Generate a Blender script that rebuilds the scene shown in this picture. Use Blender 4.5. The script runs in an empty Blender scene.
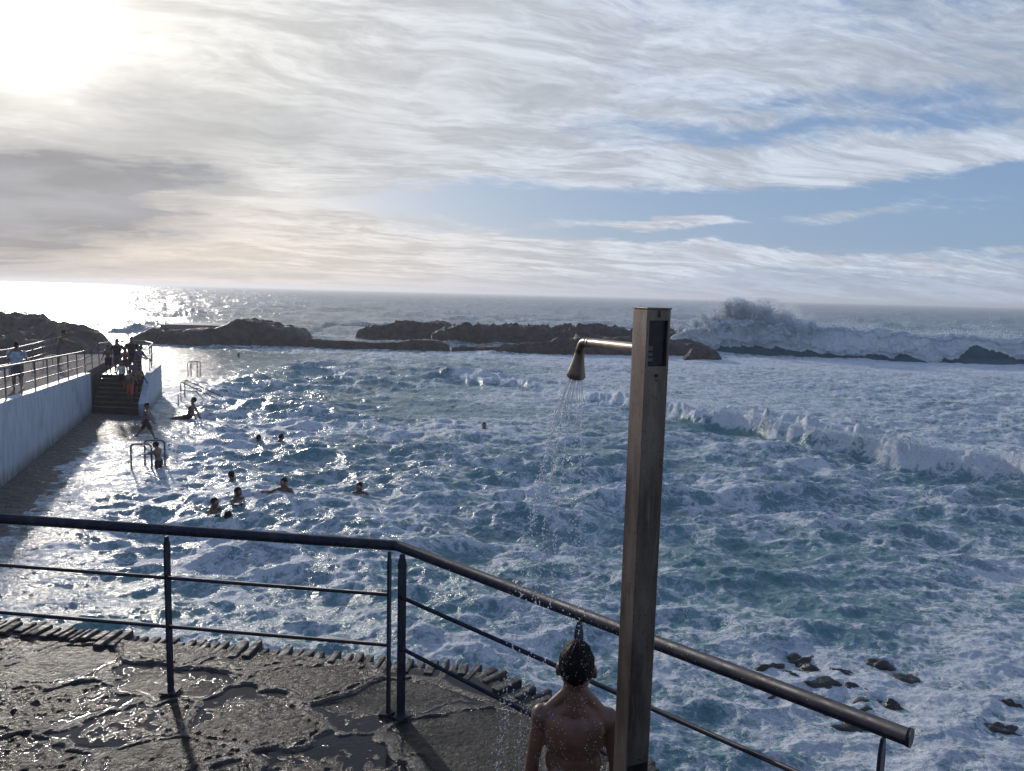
import bpy, bmesh, math, random
import numpy as np
from mathutils import Vector, Matrix
random.seed(7); RNG = np.random.default_rng(11)
rad = math.radians

# ------------------------------------------------------------------ camera
HAZE = .0006
F = 770.0; CX, CY = 512.0, 385.5; EYE = 4.9
PITCH = rad(6.8); ROLL = rad(1.5)
def ray(px, py):
    a = (px-CX)/F; b = -(py-CY)/F
    x = a*math.cos(ROLL)-b*math.sin(ROLL); y = a*math.sin(ROLL)+b*math.cos(ROLL)
    return np.array([x, math.cos(PITCH)+y*math.sin(PITCH), -math.sin(PITCH)+y*math.cos(PITCH)])
def onz(px, py, z):
    r = ray(px, py); return np.array([0, 0, EYE])+(z-EYE)/r[2]*r
def ony(px, py, Y):
    r = ray(px, py); return np.array([0, 0, EYE])+Y/r[1]*r
sc = bpy.context.scene
COL = sc.collection
cd = bpy.data.cameras.new('camera'); cam = bpy.data.objects.new('camera', cd); COL.objects.link(cam)
cd.sensor_width = 36; cd.lens = F/1024*36; cd.clip_start = 0.05; cd.clip_end = 100000
cam.matrix_world = Matrix.Translation((0, 0, EYE)) @ Matrix.Rotation(math.pi/2-PITCH, 4, 'X') @ Matrix.Rotation(ROLL, 4, 'Z')
sc.camera = cam

# ------------------------------------------------------------------ noise
def _hash(ix, iy, seed):
    h = (ix.astype(np.int64)*374761393 + iy.astype(np.int64)*668265263 + seed*1442695041) & 0xFFFFFFFF
    h = ((h ^ (h >> 13))*1274126177) & 0xFFFFFFFF
    h = h ^ (h >> 16)
    return (h & 0xFFFFFF)/float(0xFFFFFF)
def vnoise(x, y, seed=0):
    x = np.asarray(x, float); y = np.asarray(y, float)
    ix = np.floor(x); iy = np.floor(y); fx = x-ix; fy = y-iy
    u = fx*fx*fx*(fx*(fx*6-15)+10); v = fy*fy*fy*(fy*(fy*6-15)+10)
    a = _hash(ix, iy, seed); b = _hash(ix+1, iy, seed); c = _hash(ix, iy+1, seed); d = _hash(ix+1, iy+1, seed)
    return (a+(b-a)*u+(c-a)*v+(a-b-c+d)*u*v)*2-1
def fbm(x, y, octv=5, seed=0, lac=2.03, gain=.5):
    s = 0; a = 1; t = 0; c, sn = math.cos(.6), math.sin(.6)
    for o in range(octv):
        s = s+a*vnoise(x, y, seed+o*17); t += a; a *= gain
        x, y = (x*c-y*sn)*lac+3.1, (x*sn+y*c)*lac-1.7
    return s/t
def ridged(x, y, octv=5, seed=0):
    s = 0; a = 1; t = 0; c, sn = math.cos(.7), math.sin(.7)
    for o in range(octv):
        n = 1-np.abs(vnoise(x, y, seed+o*13)); s = s+a*n*n; t += a; a *= .5
        x, y = (x*c-y*sn)*2.1+5.1, (x*sn+y*c)*2.1-2.7
    return s/t
def sstep(a, b, x):
    t = np.clip((x-a)/(b-a), 0, 1); return t*t*(3-2*t)

# ------------------------------------------------------------------ object helpers
def tag(o, label=None, cat=None, group=None, kind=None):
    if label: o['label'] = label
    if cat: o['category'] = cat
    if group: o['group'] = group
    if kind: o['kind'] = kind
    return o
def empty(name, loc, rz=0, **k):
    o = bpy.data.objects.new(name, None); COL.objects.link(o); o.location = loc; o.rotation_euler = (0, 0, rz)
    o.empty_display_size = .1
    return tag(o, **k)
def link(name, me, mat=None, parent=None, smooth=False, **k):
    o = bpy.data.objects.new(name, me); COL.objects.link(o)
    if mat and not me.materials: me.materials.append(mat)
    if parent: o.parent = parent
    if smooth:
        me.polygons.foreach_set('use_smooth', [True]*len(me.polygons))
    return tag(o, **k)
def bmobj(name, bm, mat=None, parent=None, smooth=False, **k):
    me = bpy.data.meshes.new(name); bm.to_mesh(me); bm.free()
    return link(name, me, mat, parent, smooth, **k)
def npmesh(name, co, quads, smooth=True):
    me = bpy.data.meshes.new(name)
    n = len(co); m = len(quads); w = quads.shape[1]
    me.vertices.add(n); me.vertices.foreach_set('co', np.ascontiguousarray(co, np.float32).ravel())
    me.loops.add(m*w); me.loops.foreach_set('vertex_index', np.ascontiguousarray(quads, np.int32).ravel())
    me.polygons.add(m); me.polygons.foreach_set('loop_start', np.arange(0, m*w, w, dtype=np.int32))
    try: me.polygons.foreach_set('loop_total', np.full(m, w, np.int32))
    except Exception: pass
    me.update(calc_edges=True)
    me.polygons.foreach_set('use_smooth', np.full(m, smooth))
    return me
def gridquads(nr, nc):
    i = np.arange(nr-1)[:, None]*nc+np.arange(nc-1)[None, :]
    return np.stack([i, i+1, i+nc+1, i+nc], -1).reshape(-1, 4)
def attr(me, name, arr):
    a = me.attributes.new(name, 'FLOAT', 'POINT'); a.data.foreach_set('value', np.ascontiguousarray(arr, np.float32).ravel())
def bm_box(bm, c, s, rot=None, taper=1.0, bev=0):
    r = bmesh.ops.create_cube(bm, size=1)
    vs = r['verts']
    for v in vs:
        v.co = Vector((v.co.x*s[0], v.co.y*s[1], v.co.z*s[2]))
        if taper != 1 and v.co.z > 0: v.co.x *= taper; v.co.y *= taper
    if bev:
        es = list({e for v in vs for e in v.link_edges})
        r2 = bmesh.ops.bevel(bm, geom=es, offset=bev, segments=2, affect='EDGES', profile=.5)
        vs = list({v for f in r2['faces'] for v in f.verts} | {v for v in vs if v.is_valid})
    M = Matrix.Translation(c) @ (rot.to_4x4() if rot else Matrix.Identity(4))
    bmesh.ops.transform(bm, matrix=M, verts=vs)
    return vs
def frame_of(d):
    d = Vector(d).normalized(); up = Vector((0, 0, 1)) if abs(d.z) < .95 else Vector((1, 0, 0))
    a = d.cross(up).normalized(); b = a.cross(d).normalized(); return a, b
def bm_tube(bm, pts, r, seg=12, cap=True):
    pts = [Vector(p) for p in pts]; n = len(pts)
    rs = r if isinstance(r, (list, tuple)) else [r]*n
    rings = []
    a0 = None
    for i, p in enumerate(pts):
        if i == 0: d = pts[1]-p
        elif i == n-1: d = p-pts[-2]
        else: d = (pts[i+1]-p).normalized()+(p-pts[i-1]).normalized()
        d.normalize()
        if a0 is None: a, b = frame_of(d)
        else:
            a = (a0-d*a0.dot(d)).normalized(); b = a.cross(d).normalized()
        a0 = a
        rings.append([bm.verts.new(p+(a*math.cos(t)+b*math.sin(t))*rs[i]) for t in [2*math.pi*k/seg for k in range(seg)]])
    for i in range(n-1):
        for k in range(seg):
            f = bm.faces.new((rings[i][k], rings[i][(k+1) % seg], rings[i+1][(k+1) % seg], rings[i+1][k])); f.smooth = True
    if cap:
        bm.faces.new(rings[0]); bm.faces.new(rings[-1][::-1])
def bend(p0, p1, p2, r, n=8):
    "fillet the corner p1"
    p0, p1, p2 = Vector(p0), Vector(p1), Vector(p2)
    a = p1+(p0-p1).normalized()*r; b = p1+(p2-p1).normalized()*r
    return [a.lerp(p1, t).lerp(p1.lerp(b, t), t) for t in [i/n for i in range(n+1)]]
def rounded(pts, r):
    out = [Vector(pts[0])]
    for i in range(1, len(pts)-1): out += bend(pts[i-1], pts[i], pts[i+1], r)
    return out+[Vector(pts[-1])]
def copy_tree(o, parent=None):
    c = o.copy(); COL.objects.link(c); c.parent = parent
    for ch in list(o.children): copy_tree(ch, c)
    return c

# ------------------------------------------------------------------ material helpers
class NT:
    def __init__(s, tree): s.t = tree; s.n = tree.nodes; s.l = tree.links
    def new(s, ty, **k):
        n = s.n.new(ty)
        for a, v in k.items(): setattr(n, a, v)
        return n
    def put(s, sock, v):
        if hasattr(v, 'is_output') or isinstance(v, bpy.types.NodeSocket): s.l.new(v, sock)
        else: sock.default_value = v
    def math(s, op, a, b=0.0, c=None, clamp=False):
        n = s.new('ShaderNodeMath', operation=op, use_clamp=clamp); s.put(n.inputs[0], a); s.put(n.inputs[1], b)
        if c is not None: s.put(n.inputs[2], c)
        return n.outputs[0]
    def mix(s, f, a, b, ty='MIX'):
        n = s.new('ShaderNodeMix', data_type='RGBA', blend_type=ty); s.put(n.inputs[0], f)
        s.put(n.inputs[6], a if not isinstance(a, tuple) else (*a[:3], 1)); s.put(n.inputs[7], b if not isinstance(b, tuple) else (*b[:3], 1))
        return n.outputs[2]
    def mr(s, v, a, b, c=0.0, d=1.0, smooth=True):
        n = s.new('ShaderNodeMapRange'); n.interpolation_type = 'SMOOTHSTEP' if smooth else 'LINEAR'
        s.put(n.inputs[0], v)
        for i, q in enumerate((a, b, c, d)): s.put(n.inputs[i+1], q)
        return n.outputs[0]
    def noise(s, vec, scale, detail=5, rough=.55, dist=0.0, out=0, lac=2.0):
        n = s.new('ShaderNodeTexNoise'); s.l.new(vec, n.inputs['Vector'])
        n.inputs['Scale'].default_value = scale; n.inputs['Detail'].default_value = detail
        n.inputs['Roughness'].default_value = rough; n.inputs['Distortion'].default_value = dist; n.inputs['Lacunarity'].default_value = lac
        return n.outputs[out]
    def vm(s, op, a, b=None, scale=None):
        n = s.new('ShaderNodeVectorMath', operation=op); s.put(n.inputs[0], a)
        if b is not None: s.put(n.inputs[1], b)
        if scale is not None: s.put(n.inputs['Scale'], scale)
        return n.outputs[1] if op in ('DOT_PRODUCT', 'LENGTH', 'DISTANCE') else n.outputs[0]
    def xyz(s, v):
        n = s.new('ShaderNodeSeparateXYZ'); s.l.new(v, n.inputs[0]); return n.outputs
    def comb(s, x, y, z):
        n = s.new('ShaderNodeCombineXYZ'); s.put(n.inputs[0], x); s.put(n.inputs[1], y); s.put(n.inputs[2], z); return n.outputs[0]
    def attr(s, name):
        n = s.new('ShaderNodeAttribute', attribute_name=name); return n.outputs['Fac']
    def bump(s, h, strength, dist, normal=None):
        n = s.new('ShaderNodeBump'); s.put(n.inputs['Strength'], strength); s.put(n.inputs['Distance'], dist); s.l.new(h, n.inputs['Height'])
        if normal is not None: s.l.new(normal, n.inputs['Normal'])
        return n.outputs[0]
def mat(name):
    m = bpy.data.materials.new(name); m.use_nodes = True
    t = NT(m.node_tree); p = m.node_tree.nodes['Principled BSDF']
    return m, t, p
def pset(t, p, **k):
    names = dict(base='Base Color', rough='Roughness', metal='Metallic', ior='IOR', normal='Normal', spec='Specular IOR Level', coat='Coat Weight', coatr='Coat Roughness', trans='Transmission Weight', sss='Subsurface Weight', alpha='Alpha')
    for a, v in k.items():
        if isinstance(v, tuple) and len(v) == 3: v = (*v, 1)
        t.put(p.inputs[names[a]], v)
def simple(name, base, rough=.5, metal=0, bumps=0, bscale=30, var=.25, vscale=6):
    m, t, p = mat(name)
    tc = t.new('ShaderNodeTexCoord').outputs['Object']
    n = t.noise(tc, vscale, 4)
    f = t.mr(n, .35, .65, 1-var, 1+var*.6, False)
    c = t.vm('SCALE', (*base,), scale=f)
    pset(t, p, base=c, rough=t.mr(n, .3, .7, rough*.8, min(1, rough*1.2)), metal=metal)
    if bumps: pset(t, p, normal=t.bump(t.noise(tc, bscale, 5), bumps, .01))
    return m

# ------------------------------------------------------------------ sun and sky
sd = ray(38, 22); sd = sd/np.linalg.norm(sd)
SUN = Vector(sd); ELEV = math.asin(SUN.z); AZ = math.atan2(SUN.x, SUN.y)
ld = bpy.data.lights.new('sun', 'SUN'); lo = bpy.data.objects.new('sun', ld); COL.objects.link(lo)
ld.energy = 2.05; ld.angle = rad(2.0); ld.color = (1, .92, .83)
lo.rotation_euler = SUN.to_track_quat('Z', 'Y').to_euler()
w = bpy.data.worlds.new('World'); sc.world = w; w.use_nodes = True
T = NT(w.node_tree); bg = w.node_tree.nodes['Background']; bg.inputs[1].default_value = .1
sky = T.new('ShaderNodeTexSky', sky_type='NISHITA', sun_disc=False, sun_elevation=ELEV, sun_rotation=AZ, air_density=1.1, dust_density=1.4, ozone_density=1.3, altitude=5)
dirv = T.new('ShaderNodeTexCoord').outputs['Generated']
X, Y, Z = T.xyz(dirv)
zc = T.math('MAXIMUM', Z, 0.0)
az = T.math('ARCTAN2', X, Y); el = T.math('ARCSINE', Z)
# cloud sheet seen in perspective: project the direction on a high plane
zz = T.math('ADD', zc, .17)
P2 = T.comb(T.math('DIVIDE', X, zz), T.math('DIVIDE', Y, zz), 0.0)
rot = T.new('ShaderNodeVectorRotate', rotation_type='Z_AXIS'); T.l.new(P2, rot.inputs[0]); rot.inputs['Angle'].default_value = rad(-16)
P3 = T.vm('MULTIPLY', rot.outputs[0], (.75, 1.0, 1.0))
warp = T.vm('SCALE', T.vm('SUBTRACT', T.noise(P3, 1.4, 3, .5, out=1), (.5, .5, .5)), scale=.55)
P4 = T.vm('ADD', P3, warp)
n_big = T.noise(P4, 1.2, 7, .6)
n_mid = T.noise(T.vm('MULTIPLY', P4, (.65, 1.4, 1)), 3.2, 8, .64)
n_str = T.noise(T.vm('MULTIPLY', P4, (.6, 1.6, 1)), 7.5, 7, .66)
dens = T.math('ADD', T.math('ADD', T.math('MULTIPLY', n_big, .5), T.math('MULTIPLY', n_mid, .32)), T.math('MULTIPLY', n_str, .22))
# az/el with a wobble for the larger banks
wob = T.vm('SUBTRACT', T.noise(T.comb(T.math('MULTIPLY', az, 5.), T.math('MULTIPLY', el, 16.), 0.0), 1.0, 6, .62, out=1), (.5, .5, .5))
wx, wy, wz_ = T.xyz(wob)
azw = T.math('MULTIPLY_ADD', wx, .26, az); elw = T.math('MULTIPLY_ADD', wy, .075, el)
def blob(px, py, rx, ry, tilt=0):
    r = ray(px, py); r /= np.linalg.norm(r); a0 = math.atan2(r[0], r[1]); e0 = math.asin(r[2])
    dx = T.math('SUBTRACT', azw, a0); dy = T.math('SUBTRACT', elw, e0)
    if tilt: dy = T.math('MULTIPLY_ADD', dx, tilt, dy)
    q = T.math('ADD', T.math('POWER', T.math('DIVIDE', dx, rx/F), 2.0), T.math('POWER', T.math('DIVIDE', dy, ry/F), 2.0))
    return T.math('EXPONENT', T.math('MULTIPLY', q, -1.0))
def total(bl):
    s = 0.0
    for b in bl:
        s = T.math('MULTIPLY_ADD', blob(*b[:4], b[5] if len(b) > 5 else 0), b[4], s)
    return s
cover = total([
    (560, 60, 700, 120, .15), (150, 90, 420, 140, .16), (700, 165, 420, 22, .13), (430, 250, 260, 20, .16), (120, 245, 300, 26, .2), (880, 213, 100, 13, .34), (645, 222, 90, 5, .3), (760, 253, 330, 8, .17),
    (660, 222, 60, 6, .22), (720, 212, 420, 22, -.27), (660, 202, 260, 8, -.14), (900, 184, 230, 7, -.14), (900, 160, 330, 12, .12), (500, 258, 400, 10, .16), (960, 235, 160, 14, -.30), (740, 132, 150, 10, -.22), (830, 98, 130, 9, -.16), (960, 110, 80, 10, -.1), (800, 240, 330, 9, -.22),
    (500, 208, 120, 10, -.12), (940, 278, 240, 14, -.05), (60, 190, 140, 50, .35), (150, 120, 260, 40, .15)])
n_fin = T.noise(T.vm('MULTIPLY', P4, (.85, 1.4, 1)), 19, 5, .66)
cm = T.mr(T.math('ADD', T.math('MULTIPLY_ADD', n_fin, .16, dens), cover), .52, .80)
# aerial veil near the horizon
veil = T.mr(el, .0, .075, .6, 0.0)
cm = T.math('MAXIMUM', T.math('MULTIPLY', cm, .94), veil)
sdot = T.math('MAXIMUM', T.vm('DOT_PRODUCT', dirv, tuple(SUN)), 0.0)
g1 = T.math('POWER', sdot, 700.0); g2 = T.math('POWER', sdot, 110.0); g3 = T.math('POWER', sdot, 9.0)
warm = T.math('MULTIPLY', T.mr(el, .02, .16, 1.0, 0.0), T.mr(az, -.75, .35, 1.0, .0))
ccol = T.mix(g3, (.47, .52, .60), (.62, .605, .565))
ccol = T.mix(T.math('MULTIPLY', T.mr(el, .04, .2, 1, 0), T.mr(az, -.2, .5, 0, .55)), ccol, (.56, .60, .67))
ccol = T.mix(T.math('MULTIPLY', warm, .85), ccol, (.74, .60, .475))
# thick parts darker and bluer, streaks brighter
thick = T.math('MULTIPLY', T.mr(T.math('SUBTRACT', n_mid, T.math('MULTIPLY', n_str, .35)), .22, .44, 1.28, .90), T.mr(n_fin, .3, .7, .93, 1.07))
ccol = T.vm('SCALE', ccol, scale=thick)
darkb = total([(40, 190, 110, 46, 2.0, -.15), (110, 205, 60, 22, .7), (210, 112, 170, 24, .62, .1), (200, 185, 45, 12, .5), (20, 268, 260, 14, .65), (200, 232, 90, 8, .2), (470, 95, 120, 20, .12), (990, 60, 90, 40, .18), (330, 215, 150, 7, .15)])
darkb = T.math('MULTIPLY', darkb, T.mr(n_mid, .3, .6, 1.25, .7))
dk_ = T.math('MINIMUM', darkb, 1.0)
ccol = T.mix(dk_, ccol, T.vm('SCALE', (.285, .295, .325), scale=T.mr(n_big, .35, .65, 1.25, .82)))
glow = T.math('ADD', T.math('ADD', T.math('MULTIPLY', g1, 1.5), T.math('MULTIPLY', g2, .22)), T.math('MULTIPLY', g3, .12))
glow = T.math('MULTIPLY', glow, T.math('SUBTRACT', 1.0, T.math('MULTIPLY', T.math('MINIMUM', darkb, 1.0), .8)))
gl = T.vm('SCALE', (1.0, .95, .86), scale=glow)
skys = T.vm('MULTIPLY', sky.outputs[0], (.1, .1, .1))
skyb = T.mix(.78, skys, T.mix(T.mr(el, 0.0, .5), (.215, .35, .575), (.10, .19, .44)))
fin = T.vm('ADD', T.mix(cm, skyb, ccol), gl)
# the dome behind the camera is plain and dimmer (afternoon sky away from the sun)
fin = T.vm('SCALE', fin, scale=T.mr(Y, -.4, .5, .95, 1.0))
T.l.new(T.vm('SCALE', fin, scale=10.0), bg.inputs[0])

# ------------------------------------------------------------------ sea sheet
def tile(N, L, wl_peak, wl_min, ang, spread, seed):
    rng = np.random.default_rng(seed)
    k1 = np.fft.fftfreq(N, L/N)*2*np.pi
    kx, ky = np.meshgrid(k1, k1); k = np.hypot(kx, ky); k[0, 0] = 1
    kp = 2*np.pi/wl_peak; km = 2*np.pi/wl_min
    S = np.exp(-.9*(kp/k)**2)/k**3.4*np.exp(-(k/km)**2)
    th = np.arctan2(ky, kx)-ang
    S = S*((1-spread)*np.cos(th)**4+spread); S[0, 0] = 0
    h = np.sqrt(S)*(rng.normal(size=(N, N))+1j*rng.normal(size=(N, N)))
    z = np.fft.ifft2(h).real
    dx = np.fft.ifft2(1j*kx/k*h).real; dy = np.fft.ifft2(1j*ky/k*h).real
    s = z.std(); z /= s; dx /= s; dy /= s
    d = L/N
    J = -(np.gradient(dx, d, axis=1)+np.gradient(dy, d, axis=0))
    J = J/J.std()
    return (L, N, z, dx, dy, J)
def samp(tl, x, y, a=0.0):
    L, N, z, dx, dy, J = tl
    c, s = math.cos(a), math.sin(a)
    u = ((x*c+y*s)/L*N) % N; v = ((-x*s+y*c)/L*N) % N
    iu = np.floor(u).astype(int); iv = np.floor(v).astype(int); fu = u-iu; fv = v-iv
    i0 = iu % N; i1 = (iu+1) % N; j0 = iv % N; j1 = (iv+1) % N
    def g(A): return (A[j0, i0]*(1-fu)*(1-fv)+A[j0, i1]*fu*(1-fv)+A[j1, i0]*(1-fu)*fv+A[j1, i1]*fu*fv)
    Z_, DX, DY, JJ = g(z), g(dx), g(dy), g(J)
    return Z_, DX*c-DY*s, DX*s+DY*c, JJ
TA = tile(512, 41., 5.2, .30, rad(84), .12, 3)
TB = tile(512, 11., .9, .07, rad(60), .7, 4)
TC = tile(256, 260., 22., 1.6, rad(96), .12, 5)
DX_Y = [0, 5, 12, 16.75, 22, 28, 38, 52, 60, 75]; DX_X = [-7.0, -6.1, -6.8, -8.9, -10.2, -12.0, -15.5, -19.5, -24, -90]
BX = [-30, -9, -4, 4, 7, 10, 12.5, 14, 20, 60]; BY = [49, 48, 45, 36.4, 32.3, 26.4, 22.9, 21.0, 16.5, 12]
def breaker_y(x): return 70.5+3.5*np.sin(x*.07+1.0)-.06*(x-30)
def water(x, y):
    "height, choppy shift, foam and zone values of the sea surface"
    d = np.hypot(x, y)
    xe = np.interp(y, DX_Y, DX_X)+fbm(x*.5, y*.5, 3, 5)*1.1
    deck = 1-sstep(-.5, 1.2, x-xe)
    deck = deck*(1-sstep(56, 62, y))
    open_ = sstep(64, 84, y+fbm(x*.05, y*.05, 3, 9)*5)
    by = np.interp(x, BX, BY)+fbm(x*.35, x*0+2, 4, 21)*1.9+fbm(x*.9, y*.3, 4, 25)*1.0
    hb = np.interp(x, [-30, -8, -2, 4, 7, 10, 14, 30], [0, .0, .28, .42, .6, .75, 1.0, .9])*(.75+.45*vnoise(x*.5, x*0, 23))
    q = y-by
    bore = sstep(-.95+.5*fbm(x*1.1, y*1.1, 3, 66), .45, q)*np.exp(-np.clip(q-.2, 0, None)/3.2)
    trough = np.exp(-((q+1.4)/1.2)**2)*.12
    hb = np.clip(hb, 0, None)
    white = sstep(-.8, -.1, q)*(1-open_)*sstep(-6, 5, x+.0*y)
    mid = sstep(26, 40, y)
    a1 = samp(TA, x+.4*fbm(x*.1, y*.1, 2, 2), y, .1); a2 = samp(TA, x*.73+7, y*.73-3, .42)
    b1 = samp(TB, x, y, .3); c1 = samp(TC, x, y, 0)
    gust = .8+.95*fbm(x*.085, y*.11, 3, 44)
    A = (.115*np.clip(gust, .3, 2))*(1-.88*deck)*(1-.45*white)*(1-.45*sstep(40, 60, y)*(1-open_))
    A = A*(1-.25*sstep(6, -2, y-9))
    calm = sstep(36, 42, y)*sstep(-13.5, -15.5, x+.0*y)*(1-sstep(57, 60, y))
    A = A*(1-.6*calm)
    B = .013*(1-.1*deck)*(1-.5*calm)*np.interp(d, [0, 25, 60, 200, 3000], [1, 1.1, 1.2, .6, .0])
    Cc = .34*open_*np.interp(d, [60, 120, 400, 3000], [.7, 1, 1.1, .9])
    z = A*(a1[0]*.8+a2[0]*.55)+B*b1[0]+Cc*c1[0]+hb*bore-trough*hb*1.5+.04*deck
    lump = np.clip(fbm(x*1.8, y*1.8, 4, 31), -.4, 1)*.46*bore*np.clip(hb*1.6, 0, 1)+.26*ridged(x*2.0, y*2.4, 4, 35)*bore*np.clip(hb*1.3, 0, 1)*np.exp(-np.clip(q-1, 0, None)/2.)
    z = z+lump
    ch = .75
    sx = ch*(A*(a1[1]*.8+a2[1]*.5)+B*b1[1]+Cc*c1[1]); sy = ch*(A*(a1[2]*.8+a2[2]*.5)+B*b1[2]+Cc*c1[2])
    # foam
    pat = fbm(x*.22, y*.22, 4, 51)*.5+.5; pat2 = fbm(x*.75+.5*fbm(x, y, 2, 1), y*.75, 4, 57)*.5+.5
    crest = sstep(.9, 2.4, a1[0]+.4*b1[0])+sstep(.9, 2.2, a1[3])*.8+sstep(1.1, 2.4, a2[3])*.5
    f = .12+.44*sstep(.28, .74, pat)+.34*(pat2-.5)+.24*np.clip(crest, 0, 1.3)+.06*b1[0]
    f = f*(1-.35*deck)+.16*deck*(.6+.8*pat2)
    lr = sstep(1.5, 4, x)*sstep(12.5, 9.5, y)       # foam flat over the shallow rocks, lower right
    f = f+.33*lr
    f = np.where(white > 0, f*(1-white)+white*(.40+.40*pat2+.3*(pat-.5)+.05*b1[0]), f)
    f = f+bore*np.clip(hb*2.2, 0, 1)*.8*sstep(-.9, -.25, q)*np.exp(-np.clip(q-.6, 0, None)/3.)
    f = f-.3*np.exp(-((q+1.6)/1.3)**2)*sstep(2, 8, x)
    mlow = sstep(34, 52, y)*sstep(2, -8, x)*(1-open_)
    f = f*(1-.35*mlow)
    f = f*(1-.75*calm)
    fo = .10+.20*sstep(.9, 2.1, c1[3])+.45*sstep(1.3, 2.3, c1[3])*sstep(.0, .4, fbm(x*.03, y*.02, 3, 91))+.2*sstep(.1, .6, fbm(x*.012, y*.03, 4, 93))
    f = f*(1-open_)+fo*open_*np.interp(d, [60, 300, 1500], [1, .8, .35])
    # wash around the rocks and behind the breaker
    band = np.exp(-((y-62)/7.)**2)*sstep(-28, -5, x)*(.35+.35*pat2); f = f+band*.6
    return z, sx, sy, np.clip(f, 0, 1.05), deck, np.clip(bore*hb+lump, 0, 1)
NR, NC = 1280, 1380
ang = np.concatenate([np.linspace(rad(48), rad(1.0), NR-150), np.geomspace(rad(.97), rad(.0075), 150)])
azs = np.linspace(rad(-52), rad(50), NC)
D = (EYE/np.tan(ang))[:, None]; AZg = azs[None, :]
# cylinder-like fan: y rows, so the sheet is even across
gx = (D*np.tan(AZg)*.72+D*np.sin(AZg)*.28); gy = D*(.72+.28*np.cos(AZg))+0*AZg
z, sx, sy, fm, dk, fz = water(gx, gy)
hz = z.copy()
co = np.stack([gx+sx, gy+sy, z], -1).reshape(-1, 3)
sea = npmesh('sea', co, gridquads(NR, NC)); attr(sea, 'foam', fm); attr(sea, 'deck', dk)
def wz(x, y, r=.25):
    xs = np.linspace(x-r, x+r, 5)[None, :]+0*np.zeros((5, 1)); ys = np.linspace(y-r, y+r, 5)[:, None]+0*xs
    return float(water(xs, ys)[0].mean())
m_sea, t, p = mat('sea_water')
geo = t.new('ShaderNodeNewGeometry').outputs['Position']
px_, py_, pz_ = t.xyz(geo); flat = t.comb(px_, py_, t.math('MULTIPLY', pz_, .6))
fo = t.attr('foam'); dkn = t.attr('deck')
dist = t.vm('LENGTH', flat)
w1 = t.vm('SCALE', t.vm('SUBTRACT', t.noise(flat, .8, 4, .6, out=1), (.5, .5, .5)), scale=1.5)
w2 = t.vm('SCALE', t.vm('SUBTRACT', t.noise(flat, 3.5, 3, .6, out=1), (.5, .5, .5)), scale=.42)
fw = t.vm('ADD', flat, t.vm('ADD', w1, w2))
def ridge(vec, scale, det, k):
    n = t.noise(vec, scale, det, .5)
    return t.math('SUBTRACT', 1.0, t.math('MULTIPLY', t.math('ABSOLUTE', t.math('SUBTRACT', n, .5)), k), clamp=True)
fs = t.vm('MULTIPLY', fw, (.72, 1.0, 1.0))
r1 = ridge(fs, 1.0, 3, 9.); r2 = ridge(fs, 2.7, 3, 8.); r3 = ridge(t.vm('ADD', fs, w2), 7., 3, 7.)
fine = t.noise(flat, 26, 5, .7); soft = t.noise(fs, 1.5, 7, .66)
lace = t.math('MAXIMUM', r1, t.math('MAXIMUM', t.math('MULTIPLY', r2, .85), t.math('MULTIPLY', r3, .66)))
lace = t.math('ADD', lace, t.math('MULTIPLY', t.math('SUBTRACT', fine, .5), .45))
lace = t.math('ADD', lace, t.math('MULTIPLY', t.math('SUBTRACT', soft, .5), .95))
thr = t.math('SUBTRACT', 1.06, t.math('MULTIPLY', fo, .98))
fmask = t.mr(t.math('SUBTRACT', lace, thr), -.14, .30)
milk = t.mr(t.math('SUBTRACT', lace, thr), -.9, .1, .0, .6)     # aerated water between the filaments
wcol = t.mix(t.mr(t.noise(flat, .35, 4), .35, .65), (.045, .145, .148), (.075, .205, .200))
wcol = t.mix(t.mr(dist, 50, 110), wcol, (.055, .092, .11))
wcol = t.mix(t.math('MULTIPLY', dkn, .85), wcol, (.085, .08, .072))
wcol = t.mix(milk, wcol, (.24, .35, .375))
fcol = t.mix(t.mr(fine, .3, .7), (.54, .58, .60), (.78, .81, .815))
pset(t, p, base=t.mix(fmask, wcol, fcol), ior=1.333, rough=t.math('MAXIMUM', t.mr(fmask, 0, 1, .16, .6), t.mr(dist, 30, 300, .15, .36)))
b1 = t.noise(t.vm('MULTIPLY', flat, (1, 1.5, 1)), 5, 6, .62)
b2 = t.noise(flat, 24, 5, .65)
bh = t.math('ADD', b1, t.math('MULTIPLY', b2, .34))
nrm = t.bump(bh, t.mr(dist, 5, 400, .55, .75, False), .085)
nrm = t.bump(t.math('ADD', fmask, t.math('MULTIPLY', fine, .9)), t.math('MULTIPLY', fmask, .75), .05, nrm)
pset(t, p, normal=nrm)
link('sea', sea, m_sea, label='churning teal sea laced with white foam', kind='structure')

# ------------------------------------------------------------------ stone materials
def rock_mat(name, c1, c2, wet=.4, bscale=6, bd=.12):
    m, t, p = mat(name); g = t.new('ShaderNodeNewGeometry').outputs['Position']
    n = t.noise(g, 1.3, 7, .6); n2 = t.noise(g, bscale, 6, .65)
    v = t.new('ShaderNodeTexVoronoi'); t.l.new(g, v.inputs['Vector']); v.inputs['Scale'].default_value = bscale*.5
    pset(t, p, base=t.mix(t.mr(n, .35, .65), c1, c2), rough=t.mr(n2, .3, .7, wet*.8, wet*1.5), normal=t.bump(t.math('ADD', n2, t.math('MULTIPLY', v.outputs[0], .5)), .9, bd))
    return m
m_rock = rock_mat('sea_rock', (.038, .028, .023), (.095, .072, .060), .55, 2.2, .45)
m_head = rock_mat('headland_rock', (.07, .05, .04), (.15, .11, .088), .8, 1.2, .35)
m_srock = rock_mat('shore_rock', (.02, .018, .015), (.05, .045, .035), .25, 8, .04)

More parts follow.
